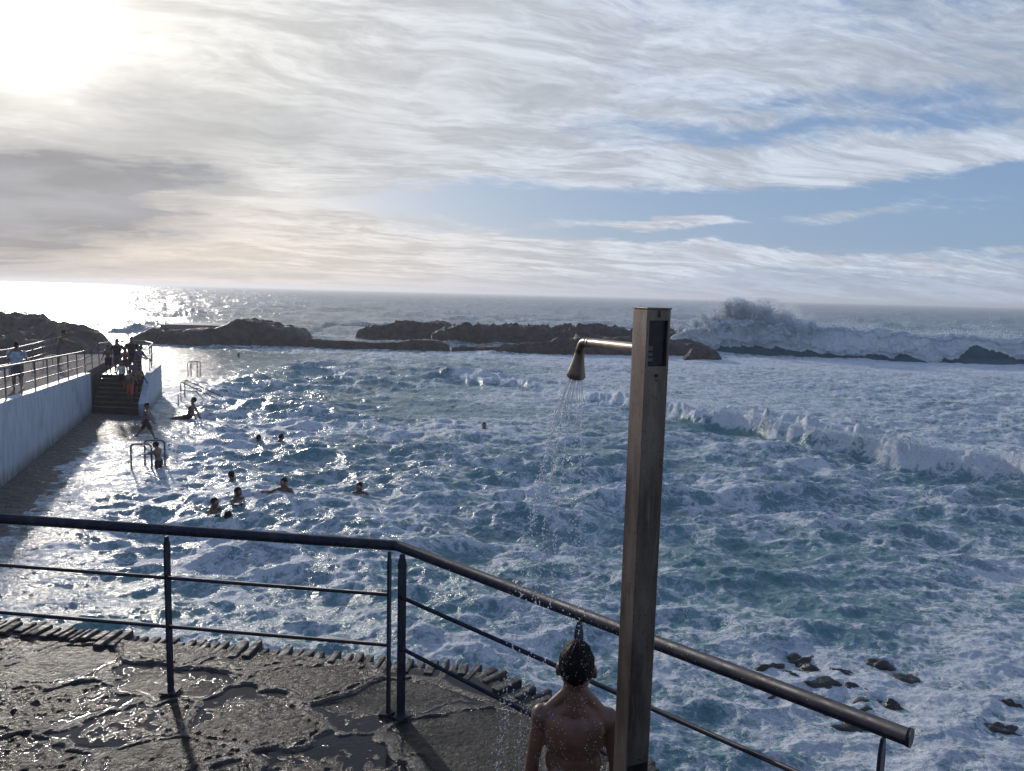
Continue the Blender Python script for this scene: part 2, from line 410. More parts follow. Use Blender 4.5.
def rock_field(name, x0, x1, y0, y1, hf, mt, res=.22, **k):
    nx = int((x1-x0)/res)+1; ny = int((y1-y0)/res)+1
    X_, Y_ = np.meshgrid(np.linspace(x0, x1, nx), np.linspace(y0, y1, ny))
    h = hf(X_, Y_)
    me = npmesh(name, np.stack([X_+.25*fbm(X_*1.5, Y_*1.5, 2, 3), Y_, h], -1).reshape(-1, 3), gridquads(ny, nx))
    return link(name, me, mt, **k)
def ridge_rock(name, prof, ybase, depth, mt, seed, res=.2, rough=.45, drop=.35, **k):
    """prof: list of (x, top) along the rock, ybase: list (x, y of its near foot)"""
    xs = [q[0] for q in prof]; x0, x1 = xs[0]-1, xs[-1]+1
    bx = [q[0] for q in ybase]; by = [q[1] for q in ybase]
    y0 = min(by)-1.2; y1 = max(by)+depth+1
    def hf(X_, Y_):
        top = np.interp(X_, xs, [q[1] for q in prof], left=-1.2, right=-1.2)
        yb = np.interp(X_, bx, by)+fbm(X_*.5, Y_*0, 3, seed+3)*.6
        dd = depth*(.75+.3*vnoise(X_*.3, X_*0, seed+4))
        s = sstep(0, .2, (Y_-yb)/dd)*(1-sstep(.6, 1.05, (Y_-yb)/dd))
        r = ridged(X_*.45, Y_*.7, 6, seed)-.66
        f2 = ridged(X_*1.3, Y_*1.6, 4, seed+7)-.62
        return (top+.9)*s-.9+(r*rough*2.1+f2*rough*.9)*(.3+np.clip(top, 0, 2)*.5)*np.clip(s*2, 0, 1)
    return rock_field(name, x0, x1, y0, y1, hf, mt, res, **k)
def prof_px(pts, Yr):
    "silhouette pixels -> (x, z) at distance Yr"
    return [(ony(a, b, Yr)[0], ony(a, b, Yr)[2]) for a, b in pts]

# left man-made looking rock pier with a flat top
Yp = 67.
pp = prof_px([(150, 334), (162, 327), (225, 327), (240, 320), (250, 318), (265, 320), (283, 325), (296, 326), (304, 331), (309, 338), (330, 342)], Yp)
ridge_rock('rock', pp, [(-40, 62.5), (-29, 62.8), (-24, 63.5), (-15, 65)], 9, m_rock, 40, rough=.22,
    label='low dark rock mass with a flat top, to the left out in the sea', cat='rock', group='rocks out in the sea')
bm = bmesh.new()
a = ony(160, 324, 66.0); b = ony(228, 323, 66.0)
bm_box(bm, ((a[0]+b[0])/2, 68.4, 1.22), (b[0]-a[0], 4.8, .62), bev=.05)
o = bmobj('pier', bm, simple('pier_concrete', (.22, .2, .18), .6, bumps=.4, bscale=6), label='pale flat concrete pier slab on the left sea rock', cat='pier')
ridge_rock('rock', prof_px([(300, 340), (320, 337), (345, 339), (370, 340.5), (400, 340), (415, 337.5), (440, 339.5), (450, 344)], 66), [(-20, 64), (-5, 64)], 3, m_rock, 52, rough=.12,
    label='thin low ledge of rock awash between the left rock and the middle reef', cat='rock', group='rocks out in the sea')
ridge_rock('rock', prof_px([(362, 330), (372, 325), (385, 323), (398, 320), (412, 318), (430, 319.5), (448, 320), (458, 326)], 84), [(-25, 80), (0, 80)], 6, m_rock, 61, rough=.2,
    label='long low dark rock at the left end of the middle reef', cat='rock', group='rocks out in the sea')
ridge_rock('rock', prof_px([(436, 330), (450, 325), (470, 322), (500, 323), (540, 325), (560, 324.5), (582, 322), (600, 326), (615, 325), (625, 330), (640, 328), (665, 326), (690, 327), (715, 330), (728, 342)], 78), [(-10, 73), (25, 74)], 9, m_rock, 72, rough=.42,
    label='jagged dark reef crest behind the shower post', cat='rock', group='rocks out in the sea')
ridge_rock('rock', prof_px([(455, 345), (480, 344), (500, 343), (530, 341), (560, 337), (590, 335), (620, 335), (650, 337), (680, 340), (700, 341), (712, 347), (718, 355)], 67), [(-6, 63.5), (5, 64), (20, 65.5)], 6, m_rock, 83, rough=.35,
    label='nearer flat shelf of dark reef in front of the jagged crest', cat='rock', group='rocks out in the sea')
ridge_rock('rock', prof_px([(678, 355), (686, 347), (700, 345), (710, 349), (716, 356)], 64), [(10, 61.5), (20, 62)], 3, m_rock, 91, rough=.3, res=.14,
    label='short dark boulder at the right foot of the reef, beside the breaking wave', cat='rock', group='rocks out in the sea')
for k, (a_, b_, c_) in enumerate(((455, 343, 'small dark rock left of the reef shelf'), (416, 332.5, 'small dark rock showing in front of the long low rock'), (373, 328, 'tiny dark rock at the far left tip of the reef'))):
    q = onz(a_, b_, 0)
    ridge_rock('rock', [(q[0]-1.6, -.1), (q[0]-.6, .5), (q[0]+.6, .45), (q[0]+1.8, -.1)], [(q[0], q[1]-.5)], 1.8, m_rock, 100+k, rough=.25, res=.12, label=c_, cat='rock', group='rocks out in the sea')
# shallow rocks lower right
sr = [(771, 662), (790, 668), (812, 662), (846, 668), (806, 690), (830, 700), (778, 684), (858, 684), (892, 700), (880, 658), (1003, 722), (1012, 700), (850, 716), (905, 672), (825, 679), (800, 652), (868, 697)]
for k, (a_, b_) in enumerate(sr):
    q = onz(a_, b_, 0.05); L = random.uniform(.16, .34); W = L*random.uniform(.45, .7)
    bm = bmesh.new(); bmesh.ops.create_icosphere(bm, subdivisions=4, radius=1)
    for v in bm.verts:
        n = float(fbm(np.array(v.co.x*1.6+k*5), np.array(v.co.y*1.6+v.co.z), 3, k))
        v.co = Vector((v.co.x*L*(1+.5*n), v.co.y*W*(1+.5*n), v.co.z*.12*(1+.7*n)))
    o = bmobj('shore_rock', bm, m_srock, smooth=True, label='small dark wet rock poking out of the foam near the railing end', cat='rock', group='dark rocks awash in the foam')
    o.location = (q[0], q[1], wz(q[0], q[1], .2)-.10); o.rotation_euler = (0, 0, random.uniform(-.6, .6))

# headland on the far left behind the promenade
def hl(X_, Y_):
    c = 1-(np.abs((X_+47)/(21.5+1.5*fbm(Y_*.3, Y_*0, 3, 3)))**5+np.abs((Y_-50)/8.)**2)**.4
    h = 2.5*sstep(-.02, .22, c)+(ridged(X_*.3, Y_*.35, 6, 7)-.5)*2.2*sstep(0, .3, c)-.5
    return h
rock_field('headland', -66, -24, 38, 62, hl, m_head, .2, label='brown rocky headland behind the promenade', kind='structure')

# ------------------------------------------------------------------ breaking wave
def wave_mesh():
    nu, nv = 620, 150
    U = np.linspace(13, 78, nu)[None, :]+np.zeros((nv, 1)); V = np.linspace(0, 1, nv)[:, None]+0*U
    y0 = breaker_y(U)
    Hh = np.interp(U, [13, 17, 21, 26, 34, 42, 46, 78], [.0, 2.0, 3.3, 2.75, 2.35, 2.15, 1.9, 1.8])*(1+.10*fbm(U*.25, U*0, 3, 3)+.12*vnoise(U*1.1, U*0, 8))
    # profile: foot -> concave face -> lip -> top -> back
    pv = [0, .10, .25, .42, .52, .62, .75, 1.0]
    oy = np.interp(V, pv, [-4.6, -2.6, -1.0, -.30, -.50, .1, 1.8, 8.0])
    oz = np.interp(V, pv, [-.35, .05, .30, .80, .93, 1.0, .80, -.15])
    zz_ = oz*Hh
    zz_ = np.where(V < .25, oz*Hh*1.0, zz_)
    # where the wave has broken: whitewater bulges forward and down
    brk = 1-.95*sstep(1.3, .3, np.abs(U-40.8)/1.9)
    edge = .15+.12*fbm(U*.7, U*0+4, 5, 15)-.0
    edge = edge+(1-brk)*.26
    fo_ = sstep(-.02, .03, V-edge)*sstep(1.0, .72, V)
    fo_ = np.maximum(fo_, .25*sstep(.7, .9, V))
    bul = fo_*brk*sstep(edge, edge+.12, V)*sstep(.75, .5, V)
    lum = (ridged(U*.55, V*5+.3*U, 5, 33)*1.2+.8*fbm(U*1.7, V*14, 5, 39))
    p_ = 1
    oy = oy-bul*(1.0+.75*lum)*.9
    zz_ = zz_+fo_*(fbm(U*.8, V*7, 5, 45)*.45+.4*np.abs(fbm(U*2.0, V*22, 5, 47)))*np.interp(U, [13, 17], [0, 1])
    co = np.stack([U+fo_*.4*fbm(U*1.5, V*9, 3, 61), y0+oy, zz_], -1).reshape(-1, 3)
    me = npmesh('breaking_wave', co, gridquads(nv, nu)); attr(me, 'foam', fo_)
    return me
m_wave, t, p = mat('wave_water')
g = t.new('ShaderNodeNewGeometry').outputs['Position']; n = t.noise(g, 1.1, 7, .68); nf = t.noise(g, 5, 5, .65)
fmk = t.mr(t.math('ADD', t.attr('foam'), t.math('MULTIPLY', t.math('SUBTRACT', n, .5), .9)), .32, .62)
thin = t.mr(t.noise(g, .55, 5, .6), .38, .62)
fc = t.mix(thin, (.76, .84, .90), (.94, .96, .98))
px_, py_, pz_ = t.xyz(g)
wc = t.mix(t.mr(pz_, .4, 1.9), (.035, .085, .115), (.03, .14, .12))
pset(t, p, base=t.mix(fmk, wc, fc), rough=t.mix(fmk, (.16,)*3, (.7,)*3), ior=1.33, normal=t.bump(t.math('ADD', t.math('MULTIPLY', n, t.math('MULTIPLY_ADD', fmk, .9, .1)), t.math('MULTIPLY', nf, .35)), .35, .22))
tl = t.new('ShaderNodeBsdfTranslucent'); tl.inputs[0].default_value = (.80, .86, .90, 1); t.l.new(p.inputs['Normal'].links[0].from_socket, tl.inputs['Normal']); ms = t.new('ShaderNodeMixShader')
t.l.new(t.math('MULTIPLY', fmk, .5), ms.inputs[0]); t.l.new(p.outputs[0], ms.inputs[1]); t.l.new(tl.outputs[0], ms.inputs[2]); t.l.new(ms.outputs[0], t.n['Material Output'].inputs['Surface'])
link('breaking_wave', wave_mesh(), m_wave, label='big foaming breaker rolling in with a dark green face', kind='structure')

# droplets torn off the crest: octahedra in one mesh
def drops_mesh(name, P, R, stretch=1.0):
    P = np.asarray(P); R = np.asarray(R); n = len(P)
    o6 = np.array([[1, 0, 0], [0, 1, 0], [-1, 0, 0], [0, -1, 0], [0, 0, 1], [0, 0, -1]], float)
    tri = np.array([[0, 1, 4], [1, 2, 4], [2, 3, 4], [3, 0, 4], [1, 0, 5], [2, 1, 5], [3, 2, 5], [0, 3, 5]])
    st = np.ones((n, 1, 3)); st[:, 0, 2] = stretch
    co = P[:, None, :]+o6[None]*R[:, None, None]*st
    f = tri[None]+np.arange(n)[:, None, None]*6
    return npmesh(name, co.reshape(-1, 3), f.reshape(-1, 3))
m_drop, t, p = mat('water_spray'); pset(t, p, base=(.88, .91, .93), rough=.35, ior=1.33)
tl = t.new('ShaderNodeBsdfTranslucent'); tl.inputs[0].default_value = (.9, .93, .95, 1); ms = t.new('ShaderNodeMixShader'); ms.inputs[0].default_value = .7
t.l.new(p.outputs[0], ms.inputs[1]); t.l.new(tl.outputs[0], ms.inputs[2]); t.l.new(ms.outputs[0], t.n['Material Output'].inputs['Surface'])
P = []; 
for k in range(9000):
    u = RNG.uniform(18, 62); hh = float(np.interp(u, [18, 21, 26, 34, 62], [2.6, 3.3, 2.7, 2.3, 1.8]))
    up = RNG.exponential(.24)*(1+1.2*math.exp(-((u-43)/1.6)**2))*(.3+max(0, float(vnoise(np.array(u*.6), np.array(1.), 3))+.3))
    P.append((u, float(breaker_y(np.array(u)))+RNG.normal(0, .5)-.2, hh*.97+up))
for k in range(46):                      # plumes of the burst on the reef
    u0 = RNG.normal(22.6, 3.0); hh = RNG.uniform(.6, 3.0)*math.exp(-((u0-22.4)/4.6)**2)+.3; lean_ = RNG.normal(-.1, .35); wd = RNG.uniform(.12, .5)
    y0_ = float(breaker_y(np.array(u0)))+RNG.normal(-.2, .7); n_ = int(700*(.4+hh/2))
    q = RNG.uniform(0, 1, n_)**.75
    for a_ in q: P.append((u0+lean_*hh*a_+RNG.normal(0, wd*(.35+a_*.9)), y0_+RNG.normal(0, wd*(.4+a_)), 1.9+hh*a_+RNG.normal(0, .1)-.8*abs(RNG.normal(0, .35))*(1-a_)))
R_ = RNG.uniform(.018, .062, len(P))
link('sea_spray', drops_mesh('sea_spray', P, R_), m_drop, label='fine white spray thrown up off the breaking wave', cat='spray', kind='stuff')
# the mist of that splash
m_mist, t, p = mat('spray_mist'); t.n.remove(p)
tc = t.new('ShaderNodeTexCoord'); g = tc.outputs['Object']
pv = t.new('ShaderNodeVolumePrincipled'); pv.inputs['Color'].default_value = (.93, .95, .97, 1); pv.inputs['Anisotropy'].default_value = .5
L_ = t.vm('LENGTH', g); n = t.noise(t.vm('MULTIPLY', g, (1.9, 1, 1.0)), 2.1, 5, .68)
dn = t.mr(t.math('ADD', t.math('MULTIPLY', n, 1.5), t.math('MULTIPLY', L_, -.85)), .12, .42)
t.l.new(t.math('MULTIPLY', dn, .45), pv.inputs['Density']); t.l.new(pv.outputs[0], t.n['Material Output'].inputs['Volume'])
for (c, s, lab) in (((23.6, 75, 2.7), (6.6, 2.8, 3.7), 'tall burst of mist where the breaker hits the reef'),):
    bm = bmesh.new(); bmesh.ops.create_icosphere(bm, subdivisions=3, radius=1)
    o = bmobj('spray_mist', bm, m_mist, label=lab, cat='spray', kind='stuff'); o.location = c; o.scale = s
# splash droplets along the near bore
P = []
for k in range(9000):
    x = RNG.uniform(5, 17); yb = float(np.interp(x, BX, BY)); a_ = max(0, float(vnoise(np.array(x*1.1), np.array(.5), 77))+.25)
    P.append((x+RNG.normal(0, .1), yb+RNG.normal(.3, .5), .35+RNG.exponential(.22)*a_+float(np.interp(x, [5, 14], [.2, .65]))*.6))
link('sea_spray', drops_mesh('sea_spray', P, RNG.uniform(.006, .02, len(P))), m_drop, label='droplets jumping along the nearer line of white water', cat='spray', kind='stuff')

# ------------------------------------------------------------------ stone platform in the foreground
ZP = EYE-2.54
EX = [-9, -6, -3.7, -2.9, -2.5, -1.7, -.7, -.17, .23, .75, 1.6, 2.6, 3.2]; EY = [5.95, 5.62, 5.37, 5.25, 5.2, 5.12, 4.97, 4.93, 4.59, 3.85, 2.95, 1.9, 1.2]
seeds = RNG.uniform(0, 1, (230, 2))*np.array([13.5, 6.5])+np.array([-9.5, .3])
for _ in range(12):   # relax the flagstones a little
    G = RNG.uniform(0, 1, (4000, 2))*np.array([13.5, 6.5])+np.array([-9.5, .3])
    i = np.argmin(((G[:, None]-seeds[None])**2).sum(-1), 1)
    for s_ in range(len(seeds)):
        if (i == s_).any(): seeds[s_] += .35*(G[i == s_].mean(0)-seeds[s_])
def flag(x, y):
    wx_ = x+.16*fbm(x*1.8, y*1.8, 3, 5)+.05*fbm(x*7, y*7, 2, 8); wy_ = y+.16*fbm(x*1.8, y*1.8, 3, 6)+.05*fbm(x*7, y*7, 2, 9)
    s = x.shape; f1 = np.full(s, 9.); f2 = np.full(s, 9.); idx = np.zeros(s, int)
    for k, (a_, b_) in enumerate(seeds):
        d_ = np.hypot((wx_-a_)*.8, (wy_-b_)*1.25)
        m2 = d_ < f1
        f2 = np.where(m2, f1, np.minimum(f2, d_)); idx = np.where(m2, k, idx); f1 = np.where(m2, d_, f1)
    e = f2-f1
    lev = RNG_lev[idx]; tx = RNG_tx[idx]; ty = RNG_ty[idx]
    mort = 1-sstep(.015, .07, e+.02*fbm(x*14, y*14, 3, 12))
    h = lev+tx*(x-seeds[idx, 0])+ty*(y-seeds[idx, 1])
    rough = .0052*ridged(x*9, y*9, 4, 20)+.004*fbm(x*26, y*26, 3, 22)
    amp = RNG_rg[idx]*1.5
    grv = np.exp(-((e-.085)/.022)**2)*.006
    h = h*(1-.75*mort)+rough*amp*(1-.3*mort)+mort*(.0075+.005*fbm(x*4, y*4, 3, 31)+.006*fbm(x*22, y*22, 3, 33))-grv
    h = h+.012*fbm(x*.6, y*.6, 3, 40)
    wl = -.0048+.002*(x+3)*.3
    pud = sstep(.002, -.001, h-wl)
    h2 = np.maximum(h, wl)
    return h2, pud, mort, idx
RNG_lev = RNG.normal(.0, .0065, 230); RNG_tx = RNG.normal(0, .012, 230); RNG_ty = RNG.normal(0, .012, 230); RNG_rg = RNG.uniform(.35, 1.6, 230); RNG_c = RNG.uniform(.65, 1.35, 230)
nx, ny = 1250, 520
gx = np.linspace(-9, 3.2, nx)[None, :]+np.zeros((ny, 1)); ye = np.interp(gx, EX, EY)
tt = np.linspace(0, 1, ny)[:, None]+0*gx; gy = .9+(ye-.9)*tt
h, pud, mort, idx = flag(gx, gy)
co = np.stack([gx, gy, ZP+h], -1)
# front skirt
sk = [np.stack([gx[-1], ye[-1]+.01, np.full(nx, ZP-.05)], -1), np.stack([gx[-1], ye[-1]+.02, np.full(nx, ZP-.5)], -1), np.stack([gx[-1], ye[-1]+.02, np.full(nx, -1.)], -1)]
co = np.concatenate([co, np.stack(sk)], 0)
pl = npmesh('platform', co.reshape(-1, 3), gridquads(ny+3, nx))
z3 = np.zeros((3, nx))
attr(pl, 'puddle', np.concatenate([pud, z3])); attr(pl, 'mortar', np.concatenate([mort, z3])); attr(pl, 'tone', np.concatenate([RNG_c[idx], z3+1]))
m_pl, t, p = mat('wet_flagstone'); g = t.new('ShaderNodeNewGeometry').outputs['Position']
n = t.noise(g, 5, 6, .6); nf = t.noise(g, 45, 5, .65); ng = t.noise(g, 130, 3, .6)
c = t.mix(t.mr(n, .3, .7), (.008, .0083, .009), (.024, .0235, .0235)); c = t.vm('SCALE', c, scale=t.attr('tone'))
c = t.mix(t.math('MULTIPLY', t.attr('mortar'), t.mr(n, .3, .6, .5, 1.)), c, (.15, .14, .125))
pd = t.attr('puddle')
c = t.mix(pd, c, (.018, .018, .018))
rg = t.math('MULTIPLY', t.mr(t.noise(g, 3, 4), .35, .65, .22, .42), t.mr(pd, 0, 1, 1, .22))
bst = t.math('MULTIPLY', t.math('SUBTRACT', 1.0, pd), .9)
nb = t.bump(t.math('ADD', t.math('ADD', nf, t.math('MULTIPLY', t.noise(g, 16, 6, .65), 1.3)), t.math('MULTIPLY', ng, .35)), bst, .055)
nb = t.bump(t.noise(g, 9, 3), t.math('MULTIPLY', pd, .12), .01, nb)
pset(t, p, base=c, rough=rg, normal=nb, ior=1.40, spec=.33)
link('platform', pl, m_pl, label='dark wet flagstone terrace with puddles under the shower', kind='structure')
# sett edging: one paved band
bm = bmesh.new(); random.seed(3)
ex = np.array(EX); ey = np.array(EY); seg = np.hypot(np.diff(ex), np.diff(ey)); cum = np.concatenate([[0], np.cumsum(seg)])
s_ = 0
while s_ < cum[-1]-.1:
    x = float(np.interp(s_, cum, ex)); y = float(np.interp(s_, cum, ey)); x2 = float(np.interp(s_+.1, cum, ex)); y2 = float(np.interp(s_+.1, cum, ey))
    d_ = Vector((x2-x, y2-y, 0)).normalized(); nrm_ = Vector((-d_.y, d_.x, 0)); wdt = random.uniform(.034, .072)
    if x > -8.8:
        rr = Matrix.Rotation(math.atan2(d_.y, d_.x)+random.uniform(-.06, .06), 3, 'Z') @ Matrix.Rotation(random.uniform(-.03, .03), 3, 'X')
        raised = .03 if x < -2.75 else random.uniform(-.012, .012)
        bm_box(bm, Vector((x, y, ZP-.05+raised+random.uniform(-.006, .012)))-nrm_*(-.04+random.uniform(0, .05)), (wdt, random.uniform(.15, .26), .1), rr, bev=random.uniform(.006, .014))
    s_ += wdt+random.uniform(.012, .032)
m_sett = rock_mat('wet_sett', (.014, .013, .012), (.036, .031, .028), .5, 14, .03)
bmobj('edging', bm, m_sett, smooth=False, label='row of dark narrow setts edging the terrace', kind='structure')

# lower landing, awash, below the terrace
def lowf(X_, Y_):
    s = .42-.10*(Y_-5.)*.62
    st = np.floor((Y_-5)/1.15)*.10
    e = sstep(-1.6, -3.2, X_+.35*(Y_-6))
    return .10-st*.9-(1-e)*.9+.012*fbm(X_*3, Y_*3, 4, 2)+.02*fbm(X_*.7, Y_*.7, 3, 4)
rock_field('lower_landing', -14, -.5, 5.0, 12.5, lowf, rock_mat('wet_concrete', (.04, .038, .035), (.08, .075, .07), .45, 9, .12), .04, label='wet stone steps going down into the wash below the terrace', kind='structure')
# upper terrace the picture is taken from, behind the frame
bm = bmesh.new(); bm_box(bm, (0, -7, 1.2), (40, 15.4, 4.0)); bmobj('upper_terrace', bm, m_pl, label='upper terrace the picture is taken from', kind='structure')

# ------------------------------------------------------------------ railing in front
m_rail, t, p = mat('dark_painted_steel'); g = t.new('ShaderNodeTexCoord').outputs['Object']
n = t.noise(g, 14, 5, .6); pset(t, p, base=t.mix(t.mr(n, .4, .7), (.018, .020, .034), (.045, .046, .060)), spec=.16, metal=0.0, rough=t.mr(n, .3, .7, .42, .6), normal=t.bump(t.noise(g, 60, 4), .12, .004))
ZR = ZP+1.05
pL = Vector(onz(-260, 509, ZR)); pL0 = Vector(onz(0, 518.5, ZR)); pC = Vector(onz(397, 545.5, ZR)); pE = Vector(onz(908, 737, ZR))
dL = (pC-pL0).normalized(); dR = (pE-pC).normalized()
pL = pL0-dL*2.2; pL.z = ZR
rl = empty('railing', (pC.x, pC.y, ZP), label='dark steel railing with three bars along the edge of the wet terrace', cat='railing')
def rel(v): return Vector(v)-Vector((pC.x, pC.y, ZP))
bm = bmesh.new(); bm_tube(bm, [rel(q) for q in (pL, pC-dL*.002, pC+dR*.03, pE)], .031, 20); bmobj('handrail', bm, m_rail, rl)
bm = bmesh.new(); bm_tube(bm, [rel(pE-dR*.001), rel(pE+dR*.012)], .0335, 20); bmobj('end_cap', bm, m_rail, rl)
qL = pC-dL*.045; qR = pC+dR*.05
for hz_ in (.745, .43):
    for A_, B_ in ((pL, qL), (qR, pE-dR*.08)):
        bm = bmesh.new(); A2 = A_.copy(); B2 = B_.copy(); A2.z = B2.z = ZP+hz_
        bm_tube(bm, [rel(A2), rel(B2)], .0115, 12); bmobj('rail_bar', bm, m_rail, rl)
def rpost(q, d):
    "flat bar post, slanted at the head, with a foot plate"
    bm = bmesh.new(); nn = Vector((-d.y, d.x, 0)).normalized(); th = d*.006; b0 = rel((q.x, q.y, ZP-.01))
    hgt = 1.05-.02
    o2 = [(-.028, 0), (.028, 0), (.028, hgt-.075), (.012, hgt-.01), (-.012, hgt-.01), (-.028, hgt-.06)]
    va = [bm.verts.new(b0+nn*a_+Vector((0, 0, b_))-th) for a_, b_ in o2]; vb = [bm.verts.new(b0+nn*a_+Vector((0, 0, b_))+th) for a_, b_ in o2]
    bm.faces.new(va); bm.faces.new(vb[::-1])
    for i in range(6): bm.faces.new((va[i], vb[i], vb[(i+1) % 6], va[(i+1) % 6]))
    bmesh.ops.recalc_face_normals(bm, faces=bm.faces)
    po = bmobj('post', bm, m_rail, rl)
    bm = bmesh.new(); bm_box(bm, b0+Vector((0, 0, .018)), (.10, .10, .012), Matrix.Rotation(math.atan2(d.y, d.x), 3, 'Z'), bev=.002)
    bmobj('foot_plate', bm, m_rail, po)
def post_at(px, z_py, sec):
    q = Vector(onz(px, z_py, ZR)); a0, d_ = (pC, dL) if sec == 'L' else (pC, dR)
    return a0+d_*((q-a0).dot(d_))
p1 = post_at(164, 531, 'L'); rpost(p1, dL); rpost(pC-dL*1.45-(pC-p1)+0*dL if False else p1-(pC-p1)*.95, dL); rpost(qL, dL); rpost(qR, dR)
rpost(post_at(571, 618, 'R'), dR); rpost(post_at(884, 728, 'R'), dR)

# ------------------------------------------------------------------ shower post
m_br, t, p = mat('weathered_steel'); g = t.new('ShaderNodeTexCoord').outputs['Object']
n = t.noise(t.vm('MULTIPLY', g, (1, 1, .25)), 9, 7, .65); n2 = t.noise(t.vm('MULTIPLY', g, (1, 1, .03)), 120, 4, .6); sp = t.noise(g, 60, 4, .7)
c = t.mix(t.mr(n, .35, .68), (.12, .092, .075), (.25, .20, .165)); c = t.mix(t.mr(sp, .56, .70, 0, .7), c, (.10, .055, .03)); c = t.mix(t.mr(t.noise(t.vm('MULTIPLY', g, (1, 1, .08)), 45, 6, .7), .56, .72, 0, .5), c, (.36, .34, .31))
pset(t, p, base=c, metal=.72, rough=t.mr(n, .3, .7, .34, .52), normal=t.bump(t.math('ADD', n2, sp), .15, .004))
m_blk, t, p = mat('black_panel'); g = t.new('ShaderNodeTexCoord').outputs['Object']
pset(t, p, base=t.mix(t.mr(t.noise(g, 40, 4), .4, .7), (.004, .004, .005), (.018, .018, .02)), rough=.35)
m_chr = simple('worn_grey_plastic', (.14, .14, .15), .4)
dpost = 2.42; S = .085
def sq(px, py): return Vector(ony(px, py, dpost))
top = sq(651.5, 309)
ang_b = rad(158-180)       # bearing of the panel face
nB = Vector((math.sin(rad(158)), math.cos(rad(158)), 0)); nA = Vector((-nB.y, nB.x, 0)); nA = -nA if nA.x > 0 else nA
px0, py0 = top.x+.002, top.y; HP = top.z-ZP
st = empty('shower', (px0, py0, ZP), label='bronze brown square steel beach shower post with its arm running', cat='shower')
RM = Matrix((nA, nB, Vector((0, 0, 1)))).transposed()      # local x = nA, local y = nB
if RM.determinant() < 0: RM = Matrix((-nA, nB, Vector((0, 0, 1)))).transposed()
SGN = 1 if RM.col[0].dot(nA) > 0 else -1
def L2(v): return RM @ Vector(v)
bm = bmesh.new()
# column with a true recess for the control window on the +y face
z0, z1 = HP-.176, HP-.034
h_ = S/2; wi = h_-.009; dp = .024
def V_(x, y, z): return bm.verts.new(L2((x, y, z)))
cb = [V_(-h_, -h_, 0), V_(h_, -h_, 0), V_(h_, h_, 0), V_(-h_, h_, 0)]; ct = [V_(-h_, -h_, HP), V_(h_, -h_, HP), V_(h_, h_, HP), V_(-h_, h_, HP)]
for a_, b_ in ((0, 1), (1, 2), (3, 0)): bm.faces.new((cb[a_], cb[b_], ct[b_], ct[a_]))
bm.faces.new(ct); bm.faces.new(cb[::-1])
fw_ = [V_(-wi, h_, z0), V_(wi, h_, z0), V_(wi, h_, z1), V_(-wi, h_, z1)]; bk_ = [V_(-wi, h_-dp, z0), V_(wi, h_-dp, z0), V_(wi, h_-dp, z1), V_(-wi, h_-dp, z1)]
oc = [cb[3], cb[2], ct[2], ct[3]]
for i in range(4):
    k = (i+1) % 4; bm.faces.new((oc[i], oc[k], fw_[k], fw_[i])); bm.faces.new((fw_[i], fw_[k], bk_[k], bk_[i]))
bm.faces.new(bk_)
bmesh.ops.recalc_face_normals(bm, faces=bm.faces)
es = [e for e in bm.edges if (e.verts[0] in cb+ct and e.verts[1] in cb+ct)]
bmesh.ops.bevel(bm, geom=es, offset=.0028, segments=3, affect='EDGES', profile=.5)
bmobj('column', bm, m_br, st)
bm = bmesh.new(); bm_box(bm, L2((0, 0, HP+.0025)), (S+.004, S+.004, .005), RM, bev=.001); bmobj('cap', bm, m_br, st)
bm = bmesh.new(); bm_box(bm, L2((0, S/2-.018, (z0+z1)/2)), (2*wi-.002, .01, z1-z0-.002), RM); pn = bmobj('control_window', bm, m_blk, st)
bm = bmesh.new()
for k, (a_, b_, c_, d_) in enumerate(((.022, .055, .020, .014), (.024, .036, .026, .010), (.022, .020, .022, .010))):
    bm_box(bm, L2((SGN*a_, S/2-.0115, z0+b_)), (c_, .004, d_), RM, bev=.001)
bmobj('valve_fitting', bm, m_chr, pn)
bm = bmesh.new(); bm_tube(bm, [L2((0, S/2-.001, HP-.205)), L2((0, S/2+.003, HP-.205))], .0052, 14); bmobj('push_button', bm, m_blk, st)
bm = bmesh.new(); bm_tube(bm, [L2((0, S/2-.001, HP-.220)), L2((0, S/2+.0015, HP-.220))], .003, 10); bmobj('screw', bm, m_blk, st)
bm = bmesh.new()
bm_tube(bm, [L2((0, S/2-.001, HP-.019)), L2((0, S/2+.002, HP-.019))], .0052, 12); bm_box(bm, L2((0, S/2+.001, HP-.010)), (.004, .003, .012), RM); bmobj('drop_mark', bm, m_blk, st)
zl = ony(655, 766, dpost-.05)[2]-ZP
bm = bmesh.new(); bm_box(bm, L2((0, S/2+.0018, zl-.11)), (S-.01, .003, .22), RM, bev=.001); bmobj('lower_panel', bm, m_blk, st)
bm = bmesh.new(); bm_tube(bm, [L2((SGN*.0-.008, S/2-.001, zl+.012)), L2((-.008, S/2+.0015, zl+.012))], .003, 10); bmobj('screw', bm, m_blk, st)
bm = bmesh.new(); bm_box(bm, L2((0, 0, .008)), (.2, .2, .016), RM, bev=.003); bmobj('base_plate', bm, m_br, st)
